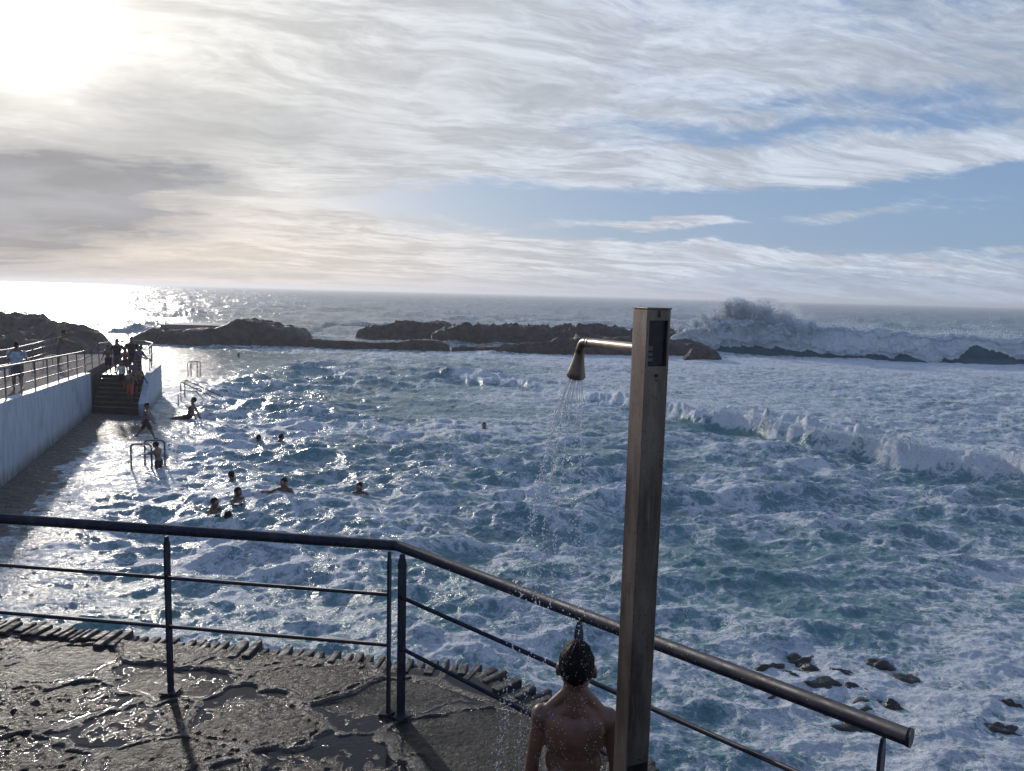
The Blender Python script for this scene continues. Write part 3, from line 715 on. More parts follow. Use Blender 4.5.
# arm out of the far face
bearm = -nB; za = sq(651, 349.6).z-ZP; LA = .472
P0 = Vector((0, 0, za))+bearm*(S/2-.004); P1 = Vector((0, 0, za-.006))+bearm*(LA)
hd = Vector((-.012, 0, -1)).normalized()
hd = (Vector((0, 0, -1))+bearm*.30).normalized()
bm = bmesh.new(); P2 = P1+hd*.075
pts = [P0, P1-bearm*.05]+bend(P1-bearm*.05, P1, P2, .036, 10)+[P2]
bm_tube(bm, pts, .0165, 20); arm = bmobj('arm', bm, m_br, st)
bm = bmesh.new(); bm_tube(bm, [P1-bearm*.066, P1-bearm*.046], .0182, 20); bmobj('collar', bm, m_br, arm)
bm = bmesh.new(); bm_tube(bm, [P0, P0+bearm*.006], .026, 20); bmobj('flange', bm, m_br, arm)
h0 = P1+hd*.030; 
bm = bmesh.new(); bm_tube(bm, [h0, h0+hd*.02, h0+hd*.05, h0+hd*.085, h0+hd*.108, h0+hd*.112], [.0172, .0185, .023, .031, .037, .0345], 28); shd = bmobj('shower_head', bm, m_br, st, smooth=False)
bm = bmesh.new(); bm_tube(bm, [h0+hd*.111, h0+hd*.1145], .033, 24); bmobj('nozzle_plate', bm, m_blk, shd)
OUT = Vector((px0, py0, ZP))+h0+hd*.115

# ------------------------------------------------------------------ people
def ell(bm, c, r, rot=None, sub=3):
    v = bmesh.ops.create_icosphere(bm, subdivisions=sub, radius=1)['verts']
    M = Matrix.Translation(c) @ (rot.to_4x4() if rot else Matrix.Identity(4)) @ Matrix.Diagonal((*r, 1)); bmesh.ops.transform(bm, matrix=M, verts=v)
def capsule(bm, a, b, ra, rb, seg=14):
    a, b = Vector(a), Vector(b)
    ell(bm, a, (ra,)*3, sub=2); ell(bm, b, (rb,)*3, sub=2); bm_tube(bm, [a, b], [ra*.99, rb*.99], seg)
def fuse(bm, name, voxel, sm=4, fac=.5):
    "union the pieces into one continuous skin"
    me = bpy.data.meshes.new(name); bm.to_mesh(me); bm.free()
    o = bpy.data.objects.new(name, me); COL.objects.link(o)
    r = o.modifiers.new('r', 'REMESH'); r.mode = 'VOXEL'; r.voxel_size = voxel; r.use_smooth_shade = True
    s = o.modifiers.new('s', 'SMOOTH'); s.factor = fac; s.iterations = sm
    dg = bpy.context.evaluated_depsgraph_get(); dg.update()
    out = bpy.data.meshes.new_from_object(o.evaluated_get(dg)); bpy.data.objects.remove(o); bpy.data.meshes.remove(me)
    out.name = name
    return out
def skin_mat(name, c):
    m, t, p = mat(name); g = t.new('ShaderNodeTexCoord').outputs['Object']
    n = t.noise(g, 9, 5, .6); nf = t.noise(g, 90, 4)
    pset(t, p, base=t.mix(t.mr(n, .35, .65), tuple(q*.72 for q in c), tuple(q*1.12 for q in c)), rough=t.mr(nf, .3, .7, .28, .5), sss=.06, normal=t.bump(nf, .18, .003))
    p.inputs['Subsurface Radius'].default_value = (.02, .008, .004)
    return m
SK = [skin_mat('tanned_skin', (.20, .095, .058)), skin_mat('brown_skin', (.15, .075, .045)), skin_mat('light_tanned_skin', (.30, .17, .115))]
m_hair, t, p = mat('black_wet_hair'); g = t.new('ShaderNodeTexCoord').outputs['Object']
n = t.noise(t.vm('MULTIPLY', g, (1, 1, .35)), 110, 4, .6); pset(t, p, spec=.10, base=t.mix(n, (.004, .003, .003), (.012, .009, .007)), rough=.5, normal=t.bump(n, .8, .006))
m_eye = simple('eye_white', (.7, .68, .65), .2); m_lip = simple('lip', (.22, .08, .06), .4)
def cloth(name, c, rough=.8): return simple(name, c, rough, bumps=.4, bscale=90, var=.3, vscale=12)

def person(H, loc, face, pose, label, skin=0, hs=1.0, build=1.0, voxel=.010, clothes=(), hair=True, hairlen=0, waist=1.0, drop=0.0, group=None, detail=False, name='person'):
    """face: bearing the chest looks at (deg clockwise from +Y). pose keys: lean, armL/armR=(fwd,out,elbow), legL/legR=(fwd,out,knee), head=(yaw,pitch), crouch"""
    root = empty(name, loc, -rad(face), label=label, cat='person', group=group)
    bm = bmesh.new()
    lean = rad(pose.get('lean', 0)); hip = Vector((0, 0, .525*H+pose.get('dz', 0)*H))
    def up(v):      # torso frame
        return hip+Matrix.Rotation(-lean, 3, 'X') @ Vector((v[0]*H, v[1]*H, v[2]*H))
    b = build
    # torso, ellipsoids and capsules
    ell(bm, up((0, 0, .005)), (.092*b*H, .062*b*H, .070*H))
    ell(bm, up((0, .004, .09)), (.080*b*H*waist, .056*b*H, .085*H))
    ell(bm, up((0, .000, .175)), (.098*b*H*min(1.1, waist), .066*b*H, .095*H))
    ell(bm, up((0, -.004, .225-drop)), (.092*b*H, .056*b*H, .065*H))
    for s in (-1, 1):
        capsule(bm, up((s*.03, -.008, .275-drop*.5)), up((s*.112*b, -.006, .262-drop)), .030*H, .033*H)
        ell(bm, up((s*.06*b, -.034, .205)), (.038*H, .024*b*H, .056*H), Matrix.Rotation(s*.25, 3, 'Y'))   # shoulder blades
        ell(bm, up((s*.036, -.030, .03)), (.046*H, .042*H, .05*H))
        ell(bm, up((s*.045, .035, .205)), (.048*H, .028*H, .04*H))
        capsule(bm, up((s*.022, -.012, .335)), up((s*.075, -.012, .275)), .017*H, .020*H)    # trapezius slope
    hy, hp = pose.get('head', (0, 0))
    capsule(bm, up((0, -.010, .27)), up((0, .002, .345)), .037*H*min(1.05, hs), .035*H*hs)
    RH = Matrix.Rotation(-rad(hy), 3, 'Z') @ Matrix.Rotation(-rad(hp), 3, 'X')
    hr = Vector((.047, .060, .066))*H*hs; hc = up((0, .004, .475))-Vector((0, 0, hr.z))+Vector((0, 0, .004*H))
    hc.z = max(hc.z, 0) if False else hc.z
    def hd_(v): return hc+RH @ Vector((v[0]*hr.x, v[1]*hr.y, v[2]*hr.z))
    ell(bm, hd_((0, -.08, .10)), hr*.96, RH)
    ell(bm, hd_((0, .22, -.30)), (hr.x*.78, hr.y*.74, hr.z*.70), RH)
    capsule(bm, hd_((0, .35, -.72)), hd_((0, .62, -.68)), hr.x*.42, hr.x*.34)
    capsule(bm, hd_((0, .94, .08)), hd_((0, 1.12, -.24)), hr.x*.13, hr.x*.20)    # nose
    for s in (-1, 1):
        ell(bm, hd_((s*1.03, -.06, -.12)), (hr.x*.13, hr.y*.20, hr.z*.27), RH @ Matrix.Rotation(s*.35, 3, 'Z'))
        ell(bm, hd_((s*.36, .84, .12)), (hr.x*.27, hr.y*.12, hr.z*.07), RH)
        ell(bm, hd_((s*.42, .72, -.22)), (hr.x*.30, hr.y*.18, hr.z*.2), RH)
    def limbdir(f, o_, s): return Vector((s*math.sin(o_), math.sin(f)*math.cos(o_), -math.cos(f)*math.cos(o_))).normalized()
    J = {}
    for s, key in ((-1, 'armL'), (1, 'armR')):
        f, o_, e = [rad(q) for q in pose.get(key, (5, 10, 12))]
        sh = up((s*.118*b, -.006, .255-drop)); d1 = limbdir(f, o_, s); el_ = sh+d1*.168*H
        d2 = limbdir(f+e, o_*.4, s); wr = el_+d2*.140*H
        ell(bm, sh, (.036*H*b, .036*H, .040*H))
        capsule(bm, sh, sh.lerp(el_, .5), .031*H*b, .0285*H*b); capsule(bm, sh.lerp(el_, .5), el_, .0285*H*b, .0225*H)
        capsule(bm, el_, el_.lerp(wr, .35), .0225*H, .0245*H); capsule(bm, el_.lerp(wr, .35), wr, .0245*H, .0145*H)
        # hand: palm, four curled fingers, thumb
        side = Vector((s, 0, 0)); side = (side-d2*side.dot(d2)).normalized(); pn_ = d2.cross(side).normalized()*s
        if pn_.y < -.1 and False: pn_ = -pn_
        width = pn_      # palm faces the thigh, its width runs front to back
        inn = -side
        pc = wr+d2*.030*H
        for q in (-1, -.33, .33, 1):
            capsule(bm, wr+width*q*.008*H, wr+d2*.052*H+width*q*.0155*H, .0105*H, .0095*H, 8)
            ln = {-1: .034, -.33: .043, .33: .046, 1: .040}[q]*H
            k0 = wr+d2*.055*H+width*q*.017*H; k1 = k0+(d2*.92+inn*.3).normalized()*ln*.55; k2 = k1+(d2*.6+inn*.8).normalized()*ln*.5
            capsule(bm, k0, k1, .0075*H, .0068*H, 8); capsule(bm, k1, k2, .0068*H, .0058*H, 8)
        t0 = wr+d2*.018*H+width*.014*H*(1); t1 = t0+(d2*.7+width*.8+inn*.3).normalized()*.030*H; t2 = t1+(d2*.95+width*.2+inn*.3).normalized()*.024*H
        capsule(bm, t0, t1, .0095*H, .0082*H, 8); capsule(bm, t1, t2, .0082*H, .0066*H, 8)
        J[key] = (sh, el_, wr)
    for s, key in ((-1, 'legL'), (1, 'legR')):
        f, o_, kn = [rad(q) for q in pose.get(key, (0, 3, 2))]
        hj = hip+Vector((s*.050*H, 0, -.01*H)); d1 = limbdir(f, o_, s); kj = hj+d1*.242*H; d2 = limbdir(f-kn, o_*.5, s); an = kj+d2*.236*H
        capsule(bm, hj, kj, .056*H*b, .034*H*b); capsule(bm, kj, kj.lerp(an, .35), .032*H, .035*H*b); capsule(bm, kj.lerp(an, .35), an, .034*H*b, .018*H)
        fd = Vector((s*.12, 1, 0)); 
        fd = (fd-d2*fd.dot(d2)).normalized() if abs(kn) > .6 else fd.normalized()
        heel = an+d2*.022*H-fd*.014*H; ball = heel+fd*.098*H
        capsule(bm, an, heel, .019*H, .020*H, 8); capsule(bm, heel, ball, .0195*H, .015*H, 10)
        for q in range(5): capsule(bm, ball+Vector((s*(q-2)*-.0085*H, 0, -.003*H)), ball+fd*(.030-.003*q)*H+Vector((s*(q-2)*-.0095*H, 0, -.004*H)), .0085*H, .0065*H, 8)
        J[key] = (hj, kj, an)
    me = fuse(bm, 'body', voxel, 5 if not detail else 6)
    body = link('body', me, SK[skin], root, smooth=True)
    # eyes and mouth
    for s in (-1, 1):
        bm = bmesh.new(); ell(bm, hd_((s*.38, .80, .02)), (hr.x*.19, hr.y*.14, hr.z*.10), RH); bmobj('eye', bm, m_eye, root, True)
    bm = bmesh.new(); ell(bm, hd_((0, .90, -.50)), (hr.x*.34, hr.y*.08, hr.z*.065), RH); bmobj('mouth', bm, m_lip, root, True)
    if hair:
        bm = bmesh.new(); bmesh.ops.create_icosphere(bm, subdivisions=6 if detail else 4, radius=1)
        V = np.array([v.co[:] for v in bm.verts])
        phi = np.arctan2(V[:, 0], V[:, 1])      # 0 = front
        af = np.abs(phi)/math.pi                # 0 front .. 1 back
        line = np.interp(af, [0, .22, .36, .44, .52, .62, .82, 1], [.52, .40, .02, .18, .12, -.22, -.34, -.52])-hairlen*sstep(.45, .7, af)
        line = line+.06*vnoise(phi*6, phi*0, 3)
        mk = sstep(-.10, .04, V[:, 2]-line)
        st_ = fbm(phi*9+V[:, 2]*1.5, V[:, 2]*2.5, 3, 5)
        rr = .93+mk*(.085+.030*st_+(.028*fbm(phi*26, V[:, 2]*7, 2, 9) if detail else 0))
        for v, r_ in zip(bm.verts, rr):
            q = v.co*r_; v.co = hd_((q.x, q.y-.08, q.z+.10)) if True else q
        bmobj('hair', bm, m_hair, root, True)
    # clothes, grown over the same joints
    for kind, m_ in clothes:
        bm = bmesh.new(); g_ = .012*H
        if kind in ('shorts', 'trunks', 'trousers'):
            ell(bm, up((0, -.004, .005)), (.096*b*H+g_*.4, .070*b*H+g_*.5, .055*H+g_*.3))
            for s, key in ((-1, 'legL'), (1, 'legR')):
                hj, kj, an = J[key]; fr = {'shorts': .85, 'trunks': .45, 'trousers': 1}[kind]
                capsule(bm, hj, hj.lerp(kj, fr), .058*H*b+g_*.6, .044*H*b+g_*.7)
                if kind == 'trousers': capsule(bm, kj, kj.lerp(an, .95), .040*H*b+g_*.4, .026*H+g_*.6)
        else:
            ell(bm, up((0, 0, .02)), (.092*b*H+g_, .066*b*H+g_, .07*H)); ell(bm, up((0, .004, .09)), (.086*b*H+g_, .062*b*H+g_, .09*H))
            ell(bm, up((0, 0, .175)), (.100*b*H+g_, .068*b*H+g_, .095*H)); ell(bm, up((0, -.004, .225)), (.096*b*H+g_, .060*b*H+g_, .062*H))
            for s, key in ((-1, 'armL'), (1, 'armR')):
                sh, el_, wr = J[key]
                ell(bm, sh, (.036*H*b+g_*.25,)*3)
                if kind == 'shirt': capsule(bm, sh, sh.lerp(el_, .7), .032*H*b+g_*.35, .028*H+g_*.6)
                if kind == 'jacket': capsule(bm, sh, el_, .032*H*b+g_*.35, .026*H+g_*.4); capsule(bm, el_, wr, .028*H+g_*.6, .02*H+g_*.5)
        link(kind if kind != 'trunks' else 'swim_trunks', fuse(bm, kind, max(voxel, .010), 3), m_, root, smooth=True)
    return root, body, hd_, up, J

C_navy = cloth('navy_cloth', (.02, .025, .05)); C_black = cloth('black_cloth', (.012, .012, .014)); C_pale = cloth('pale_blue_cloth', (.36, .42, .50)); C_red = cloth('red_cloth', (.62, .07, .05))
C_dred = cloth('dark_red_cloth', (.16, .03, .03)); C_grey = cloth('grey_cloth', (.10, .10, .12)); C_white = cloth('white_cloth', (.7, .7, .68)); C_viol = cloth('violet_cloth', (.10, .07, .13))
# the child under the shower
bp = ony(577.5, 647.5, 2.80)
HB = bp[2]-ZP-.004
kid, kbody, khd, kup, kJ = person(HB, (bp[0], 2.80, ZP+.004), 4, dict(lean=2, armL=(5, 8, 10), armR=(8, 10, 14), legL=(3, 4, 6), legR=(-2, 4, 4), head=(3, 3)),
    'bare backed child with wet black hair standing under the running shower', skin=0, hs=1.22, build=.92, waist=1.26, drop=.018, voxel=.0055, clothes=(('shorts', C_navy),), detail=True)

# ------------------------------------------------------------------ shower water and drops
m_w, t, p = mat('clear_water'); 
pset(t, p, base=(.95, .97, 1.0), rough=.2, ior=1.33, trans=.08)
P = []; R_ = []; 
bm = bmesh.new()
for k in range(24):
    a_ = random.uniform(0, 2*math.pi); rr = math.sqrt(random.uniform(.1, 1))*.024
    A1, B1 = frame_of(hd); s0 = OUT+(A1*math.cos(a_)+B1*math.sin(a_))*rr
    v0 = hd*1.05+(A1*math.cos(a_)+B1*math.sin(a_))*rr*17+Vector((-.10, .0, 0))
    def pos(t_): return s0+v0*t_+Vector((0, 0, -4.9))*t_*t_
    tb = random.uniform(.05, .11)
    n_ = 8; pts_ = [pos(tb*i/n_) for i in range(n_+1)]
    bm_tube(bm, pts_, [.0021*(1-.3*i/n_) for i in range(n_+1)], 6)
    tcur = tb
    while tcur < .52:
        q = pos(tcur)
        if q.z < ZP+.02: break
        jit = .0012+.009*tcur
        P.append((q.x+random.gauss(0, jit), q.y+random.gauss(0, jit), q.z)); R_.append(random.uniform(.0018, .0036))
        tcur += random.uniform(.0015, .007)*(1+1.5*tcur)
dm = drops_mesh('d', P, R_, 2.0)
bm.from_mesh(dm); bmobj('shower_water', bm, m_w, smooth=True, label='thin jets and drops of water falling from the shower head', cat='water', kind='stuff')
# splash drops round the child and beads on hair, back and handrail
P = []; R_ = []
for k in range(420):
    a_ = random.uniform(0, 2*math.pi); r_ = abs(random.gauss(0, .16)); P.append((bp[0]+r_*math.cos(a_)+.02, 2.8+r_*math.sin(a_)*.8, random.uniform(ZP+.05, ZP+HB+.12))); R_.append(random.uniform(.0008, .002))
link('splash_drops', drops_mesh('splash_drops', P, R_), m_w, label='scattered drops bouncing off the child under the shower', cat='water', kind='stuff')
bv = kbody.data; nv = len(bv.vertices); cov = np.empty(nv*3); bv.vertices.foreach_get('co', cov); cov = cov.reshape(-1, 3)
nov = np.empty(nv*3); bv.vertices.foreach_get('normal', nov); nov = nov.reshape(-1, 3)
sel = np.where((cov[:, 2] > HB*.55) & (nov[:, 1] < .1) & (fbm(cov[:, 0]*14, cov[:, 2]*9, 3, 5) > -.02))[0]
sel = RNG.choice(sel, 330, replace=False); P = cov[sel]+nov[sel]*.0006
ho = [c for c in kid.children if c.name.startswith('hair')][0]; hv = np.array([v.co[:] for v in ho.data.vertices]); hn = np.array([v.normal[:] for v in ho.data.vertices])
s2 = np.where((hn[:, 2] > -.3) & (hv[:, 2] > HB-.19*HB))[0]; s2 = s2[fbm(hv[s2, 0]*60, hv[s2, 2]*45, 2, 4) > .05]; s2 = RNG.choice(s2, 120, replace=False)
P = np.concatenate([P, hv[s2]+hn[s2]*.001]); R_ = RNG.uniform(.0006, .0021, len(P))
db = drops_mesh('water_beads', P, R_, 1.3); ob = link('water_beads', db, m_w, kid, smooth=True)
ob['kind'] = 'stuff'
P = []
for k in range(260):
    s_ = random.uniform(.9, 2.0) if random.random() < .8 else random.uniform(0, 2.6); th = random.uniform(-.4, 2.6)
    q = pC+dR*s_; nn = Vector((-dR.y, dR.x, 0)).normalized(); q = q+(nn*(-math.cos(th))+Vector((0, 0, math.sin(th))))*.0315; P.append(q[:])
ob = link('water_beads', drops_mesh('water_beads', P, RNG.uniform(.001, .0024, len(P)), .8), m_w, rl, smooth=True); ob.location = -Vector((pC.x, pC.y, ZP)); ob['kind'] = 'stuff'

# ------------------------------------------------------------------ promenade, wall and stairs on the left
m_wall, t, p = mat('blue_white_paint'); g = t.new('ShaderNodeNewGeometry').outputs['Position']
n = t.noise(g, 1.1, 6, .6); n2 = t.noise(t.vm('MULTIPLY', g, (3, 3, .5)), 2.2, 5, .65)
gx_, gy_, gz_ = t.xyz(g)
c = t.mix(t.mr(n2, .42, .66), (.48, .53, .59), (.34, .40, .47)); c = t.mix(t.mr(n, .50, .68, 0, .6), c, (.22, .25, .28))
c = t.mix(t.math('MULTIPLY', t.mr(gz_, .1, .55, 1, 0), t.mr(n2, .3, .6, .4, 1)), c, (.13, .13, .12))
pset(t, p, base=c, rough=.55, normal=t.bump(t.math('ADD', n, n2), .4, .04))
m_conc = rock_mat('walkway_concrete', (.10, .085, .075), (.17, .145, .125), .95, 8, .02)
m_step = rock_mat('wet_step', (.035, .030, .026), (.07, .06, .052), .35, 6, .02)
W0 = Vector(onz(0, 481, .28)); W1 = Vector(onz(92, 408, .28)); dW = (W1-W0); dW.z = 0; LW = dW.length; dW.normalize(); nW = Vector((-dW.y, dW.x, 0))
if nW.x > 0: nW = -nW      # into the promenade
zt = lambda s: float(np.interp(s, [-9, 0, LW], [2.75, ony(0, 405, W0.y)[2], ony(97, 373, W1.y)[2]]))
def WP(s, off, z): q = W0+dW*s+nW*off; return Vector((q.x, q.y, z))
# the wall, sampled along its run
def strip(name, prof_fn, s0, s1, n_, mt, **k):
    bm = bmesh.new(); rings = []
    for i in range(n_+1):
        s = s0+(s1-s0)*i/n_; rings.append([bm.verts.new(WP(s, o_, z_)) for o_, z_ in prof_fn(s)])
    m_ = len(rings[0])
    for i in range(n_):
        for j in range(m_): bm.faces.new((rings[i][j], rings[i][(j+1) % m_], rings[i+1][(j+1) % m_], rings[i+1][j]))
    bm.faces.new(rings[0]); bm.faces.new(rings[-1][::-1]); bmesh.ops.recalc_face_normals(bm, faces=bm.faces)
    return bmobj(name, bm, mt, **k)
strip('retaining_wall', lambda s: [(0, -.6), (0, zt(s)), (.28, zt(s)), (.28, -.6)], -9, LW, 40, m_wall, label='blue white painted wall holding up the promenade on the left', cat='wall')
WW = 3.2
strip('promenade', lambda s: [(.282, -.6), (.282, zt(s)-.06), (WW, zt(s)-.06), (WW, -.6)], -9, LW+9, 40, m_conc, label='raised concrete promenade on the left', kind='structure')
# deck at the wall's foot
bm = bmesh.new()
vs = [bm.verts.new(q) for q in (WP(-9, -.0, .10), WP(LW+.0, -.0, .13), WP(LW+.3, -1.9, .10), WP(LW-3, -2.6, .04), WP(4, -2.2, -.03), WP(-1, -1.8, -.04), WP(-9, -1.8, -.04))]
bm.faces.new(vs); r = bmesh.ops.extrude_face_region(bm, geom=list(bm.faces)); bmesh.ops.translate(bm, vec=(0, 0, -.8), verts=[v for v in r['geom'] if isinstance(v, bmesh.types.BMVert)])
bmesh.ops.recalc_face_normals(bm, faces=bm.faces)
bmobj('deck', bm, rock_mat('wet_deck', (.04, .038, .036), (.085, .08, .074), .42, 9, .12), label='wet concrete walkway at the foot of the painted wall', kind='structure')
# stairs: they come down towards the camera beside the end of the wall
S0 = Vector(onz(92, 409, .25)); S1 = Vector(onz(139, 411, .25)); aS = Vector((S1.x-S0.x, S1.y-S0.y, 0)); wS = aS.length; aS.normalize(); bS = dW.copy()
topz = zt(LW)-.30; nst = 8; run = .34
sr_ = empty('stairs', (S0.x, S0.y, 0), label='dark wet concrete stairs leading up to the promenade', cat='stairs')
bm = bmesh.new(); vsA = []; prof = [(0, -.4)]
for i in range(nst):
    prof += [(i*run, .2+(topz-.2)*(i+1)/nst), ((i+1)*run-.0, .2+(topz-.2)*(i+1)/nst)]
prof[0] = (0, -.4); prof += [(nst*run+3.6, topz), (nst*run+3.6, -.4)]
A_ = [bm.verts.new(bS*a_+Vector((0, 0, b_))) for a_, b_ in prof]; B_ = [bm.verts.new(aS*wS+bS*a_+Vector((0, 0, b_))) for a_, b_ in prof]
bm.faces.new(A_); bm.faces.new(B_[::-1])
for i in range(len(prof)): bm.faces.new((A_[i], A_[(i+1) % len(prof)], B_[(i+1) % len(prof)], B_[i]))
bmesh.ops.recalc_face_normals(bm, faces=bm.faces); bmobj('flight', bm, m_step, sr_)
# parapet on the sea side
bm = bmesh.new(); pf = [(-.15, -.4), (-.15, .55), (nst*run*.85, topz+.15), (nst*run+3.4, topz+.12), (nst*run+3.4, -.4)]
A_ = [bm.verts.new(aS*(wS+.003)+bS*a_+Vector((0, 0, b_))) for a_, b_ in pf]; B_ = [bm.verts.new(aS*(wS+.25)+bS*a_+Vector((0, 0, b_))) for a_, b_ in pf]
bm.faces.new(A_); bm.faces.new(B_[::-1])
for i in range(len(pf)): bm.faces.new((A_[i], A_[(i+1) % len(pf)], B_[(i+1) % len(pf)], B_[i]))
bmesh.ops.recalc_face_normals(bm, faces=bm.faces); bmobj('parapet', bm, m_wall, sr_)

m_ral = simple('weathered_rail', (.20, .19, .18), .35, .6)
def fence(name, pts, hgt, posts, bars, label, group=None, r=.026):
    "pts: list of (Vector ground); posts: fractions along"
    base = pts[0].copy(); o = empty(name, base, label=label, cat='railing', group=group)
    bm = bmesh.new(); bm_tube(bm, [q-base+Vector((0, 0, hgt)) for q in pts], r, 10); bmobj('handrail', bm, m_ral, o)
    for b_ in bars:
        bm = bmesh.new(); bm_tube(bm, [q-base+Vector((0, 0, b_)) for q in pts], r*.6, 8); bmobj('rail_bar', bm, m_ral, o)
    L = [0.]
    for a_, b_ in zip(pts, pts[1:]): L.append(L[-1]+(b_-a_).length)
    for s in posts:
        s = s*L[-1]; q = Vector([float(np.interp(s, L, [v[i] for v in pts])) for i in range(3)])
        bm = bmesh.new(); bm_tube(bm, [q-base-Vector((0, 0, .02)), q-base+Vector((0, 0, hgt))], r*.8, 8); bmobj('post', bm, m_ral, o)
    return o
ss = [-8.5, -5, -2, 0, 2, 4, 6, 8, LW-1, LW+1.2]
fence('promenade_railing', [WP(s, .14, zt(min(s, LW))) for s in ss], .80, [i/15 for i in range(16)], (.27, .54), 'long steel railing on top of the blue white wall')
ss2 = [-8.5, -4, 0, 4, 8, LW-1, LW+3, LW+7]
fence('promenade_railing', [WP(s, 2.35, zt(min(s, LW))-.06) for s in ss2], .95, [i/17 for i in range(18)], (.45, .72), 'railing on the inner side of the promenade, behind the strollers')
q0 = WP(LW+1.4, .14, topz); 
E_ = lambda a_, b_: Vector((S0.x, S0.y, 0))+aS*a_+bS*b_+Vector((0, 0, topz))
crv = [E_(wS*.0-.4, nst*run+1.2), E_(wS*.02, nst*run+2.6), E_(wS*.3, nst*run+3.4), E_(wS*.75, nst*run+3.4), E_(wS*1.0, nst*run+2.4), E_(wS*1.05, nst*run+.3)]
fence('promenade_railing', crv, 1.1, [0, .22, .42, .6, .8, 1], (.4, .75), 'curved railing round the landing at the head of the stairs')

# ------------------------------------------------------------------ pool ladders
m_lad = simple('ladder_steel', (.09, .09, .10), .3, .7)
def hoop(pts, r, parent, nm='hoop', rr=.12):
    bm = bmesh.new(); bm_tube(bm, rounded(pts, rr), r, 10); return bmobj(nm, bm, m_lad, parent)
q = Vector(onz(140, 470, .05)); ld_ = empty('pool_ladder', q, label='dark steel pool ladder hoops held by the child standing in the water', cat='ladder', group='steel pool ladders')
a_ = Vector(onz(131.5, 470, .02))-q; b_ = Vector(onz(152, 470, .02))-q; fr = Vector((.10, .55, 0)); hh = .70
for o_ in (Vector((0, 0, 0)), fr):
    hoop([a_+o_+Vector((0, 0, -.5)), a_+o_+Vector((0, 0, hh)), b_+o_+Vector((0, 0, hh)), b_+o_+Vector((0, 0, -.6))], .024, ld_)
for z_ in (-.1, -.35):
    bm = bmesh.new(); bm_tube(bm, [b_+Vector((0, 0, z_)), b_+fr+Vector((0, 0, z_))], .02, 8); bmobj('rung', bm, m_lad, ld_)
q = Vector(onz(192.5, 377, .05)); ld_ = empty('pool_ladder', q, label='slim steel ladder hoop standing alone in the far shallow water', cat='ladder', group='steel pool ladders')
a_ = Vector(onz(188, 377, .02))-q; b_ = Vector(onz(197.5, 377, .02))-q
hoop([a_+Vector((0, 0, -.5)), a_+Vector((0, 0, .82)), b_+Vector((0, 0, .82)), b_+Vector((0, 0, -.5))], .026, ld_)
hoop([a_+Vector((.0, .4, -.5)), a_+Vector((0, .4, .80)), b_+Vector((0, .4, .80)), b_+Vector((0, .4, -.5))], .026, ld_)
q = Vector(onz(183, 401, .05)); ld_ = empty('handrail_ramp', q, label='double handrail sloping down into the water beside the reclining bather', cat='handrail')
for (x0, y0_, x1, y1_, dpt) in ((181, 401, 222, 400, 0), (185, 398, 223, 396, .55)):
    g0 = Vector(onz(x0, y0_, .02))-q; top_ = Vector((0, 0, .82)); e_ = Vector(onz(x1, y1_, .02))-q+Vector((0, 0, -.05))
    hoop([g0+Vector((0, 0, -.4)), g0+top_, e_], .024, ld_, 'handrail', .1)
    hoop([g0+Vector((0, 0, .45)), g0+Vector((.6, .1, .42)), g0.lerp(e_, .55)+Vector((0, 0, .06))], .018, ld_, 'rail_bar', .05)
bm = bmesh.new(); g0 = Vector(onz(178.5, 407, .0))-q; bm_tube(bm, [g0+Vector((0, 0, -.3)), g0+Vector((0, 0, .55))], .02, 8); bmobj('post', bm, m_lad, ld_)

# ------------------------------------------------------------------ people on the left
TR = lambda m_: (('trunks', m_),)
def proj_x(P):
    d = np.array([P[0], P[1], P[2]-EYE]); f = d[1]*math.cos(PITCH)-d[2]*math.sin(PITCH); u = d[1]*math.sin(PITCH)+d[2]*math.cos(PITCH)
    return CX+F*(d[0]/f*math.cos(ROLL)+u/f*math.sin(ROLL))
def stand_stairs(px, py, b):
    "a spot on the stairs, b metres up from the foot, and the height of someone whose head is seen at py"
    zf = .2+(topz-.2)*min(nst, math.floor(b/run)+1)/nst
    A = np.linspace(-.2, wS+.2, 200); pts = [Vector((S0.x, S0.y, zf))+aS*a_+bS*b for a_ in A]
    q = min(pts, key=lambda v: abs(proj_x(v)-px)); H = ony(px, py, q.y)[2]-zf
    return H, tuple(q)
def stand_prom(px, py, off):
    S_ = np.linspace(-6, LW+6, 600); pts = [WP(a_, off, zt(min(a_, LW))-.06) for a_ in S_]
    q = min(pts, key=lambda v: abs(proj_x(v)-px)); H = ony(px, py, q.y)[2]-q.z
    return H, tuple(q)
def at_head(px, py, zs, H): q = onz(px, py, zs+H); return (q[0], q[1], zs)
zp = 1.9
person(*stand_prom(18, 342, .75), -20, dict(armL=(30, 8, 40), armR=(30, 8, 40), lean=4), 'person in a pale blue shirt and grey shorts standing at the promenade railing', 1, 1.05, 1.15, clothes=(('shirt', C_pale), ('shorts', C_grey)))
person(*stand_prom(59, 329, 1.7), 60, dict(armL=(20, 20, 20), armR=(110, 35, 50), lean=18), 'bare chested person on the promenade with one arm lifted to the head', 0, 1.05, clothes=(('shorts', C_grey),))
person(*stand_stairs(118, 339, 3.1), 178, dict(armL=(-10, 38, 75), armR=(-10, 38, 75)), 'person in dark clothes standing at the head of the stairs, elbows out', 1, 1.0, 1.1, clothes=(('shirt', C_black), ('shorts', C_grey)), group='people at the stairs')
person(*stand_stairs(132.5, 337, 3.8), 150, dict(armL=(10, 10, 10), armR=(35, 15, 30)), 'tall person in a black jacket behind the others at the head of the stairs', 1, 1.0, 1.15, clothes=(('jacket', C_black), ('trousers', C_navy)), group='people at the stairs')
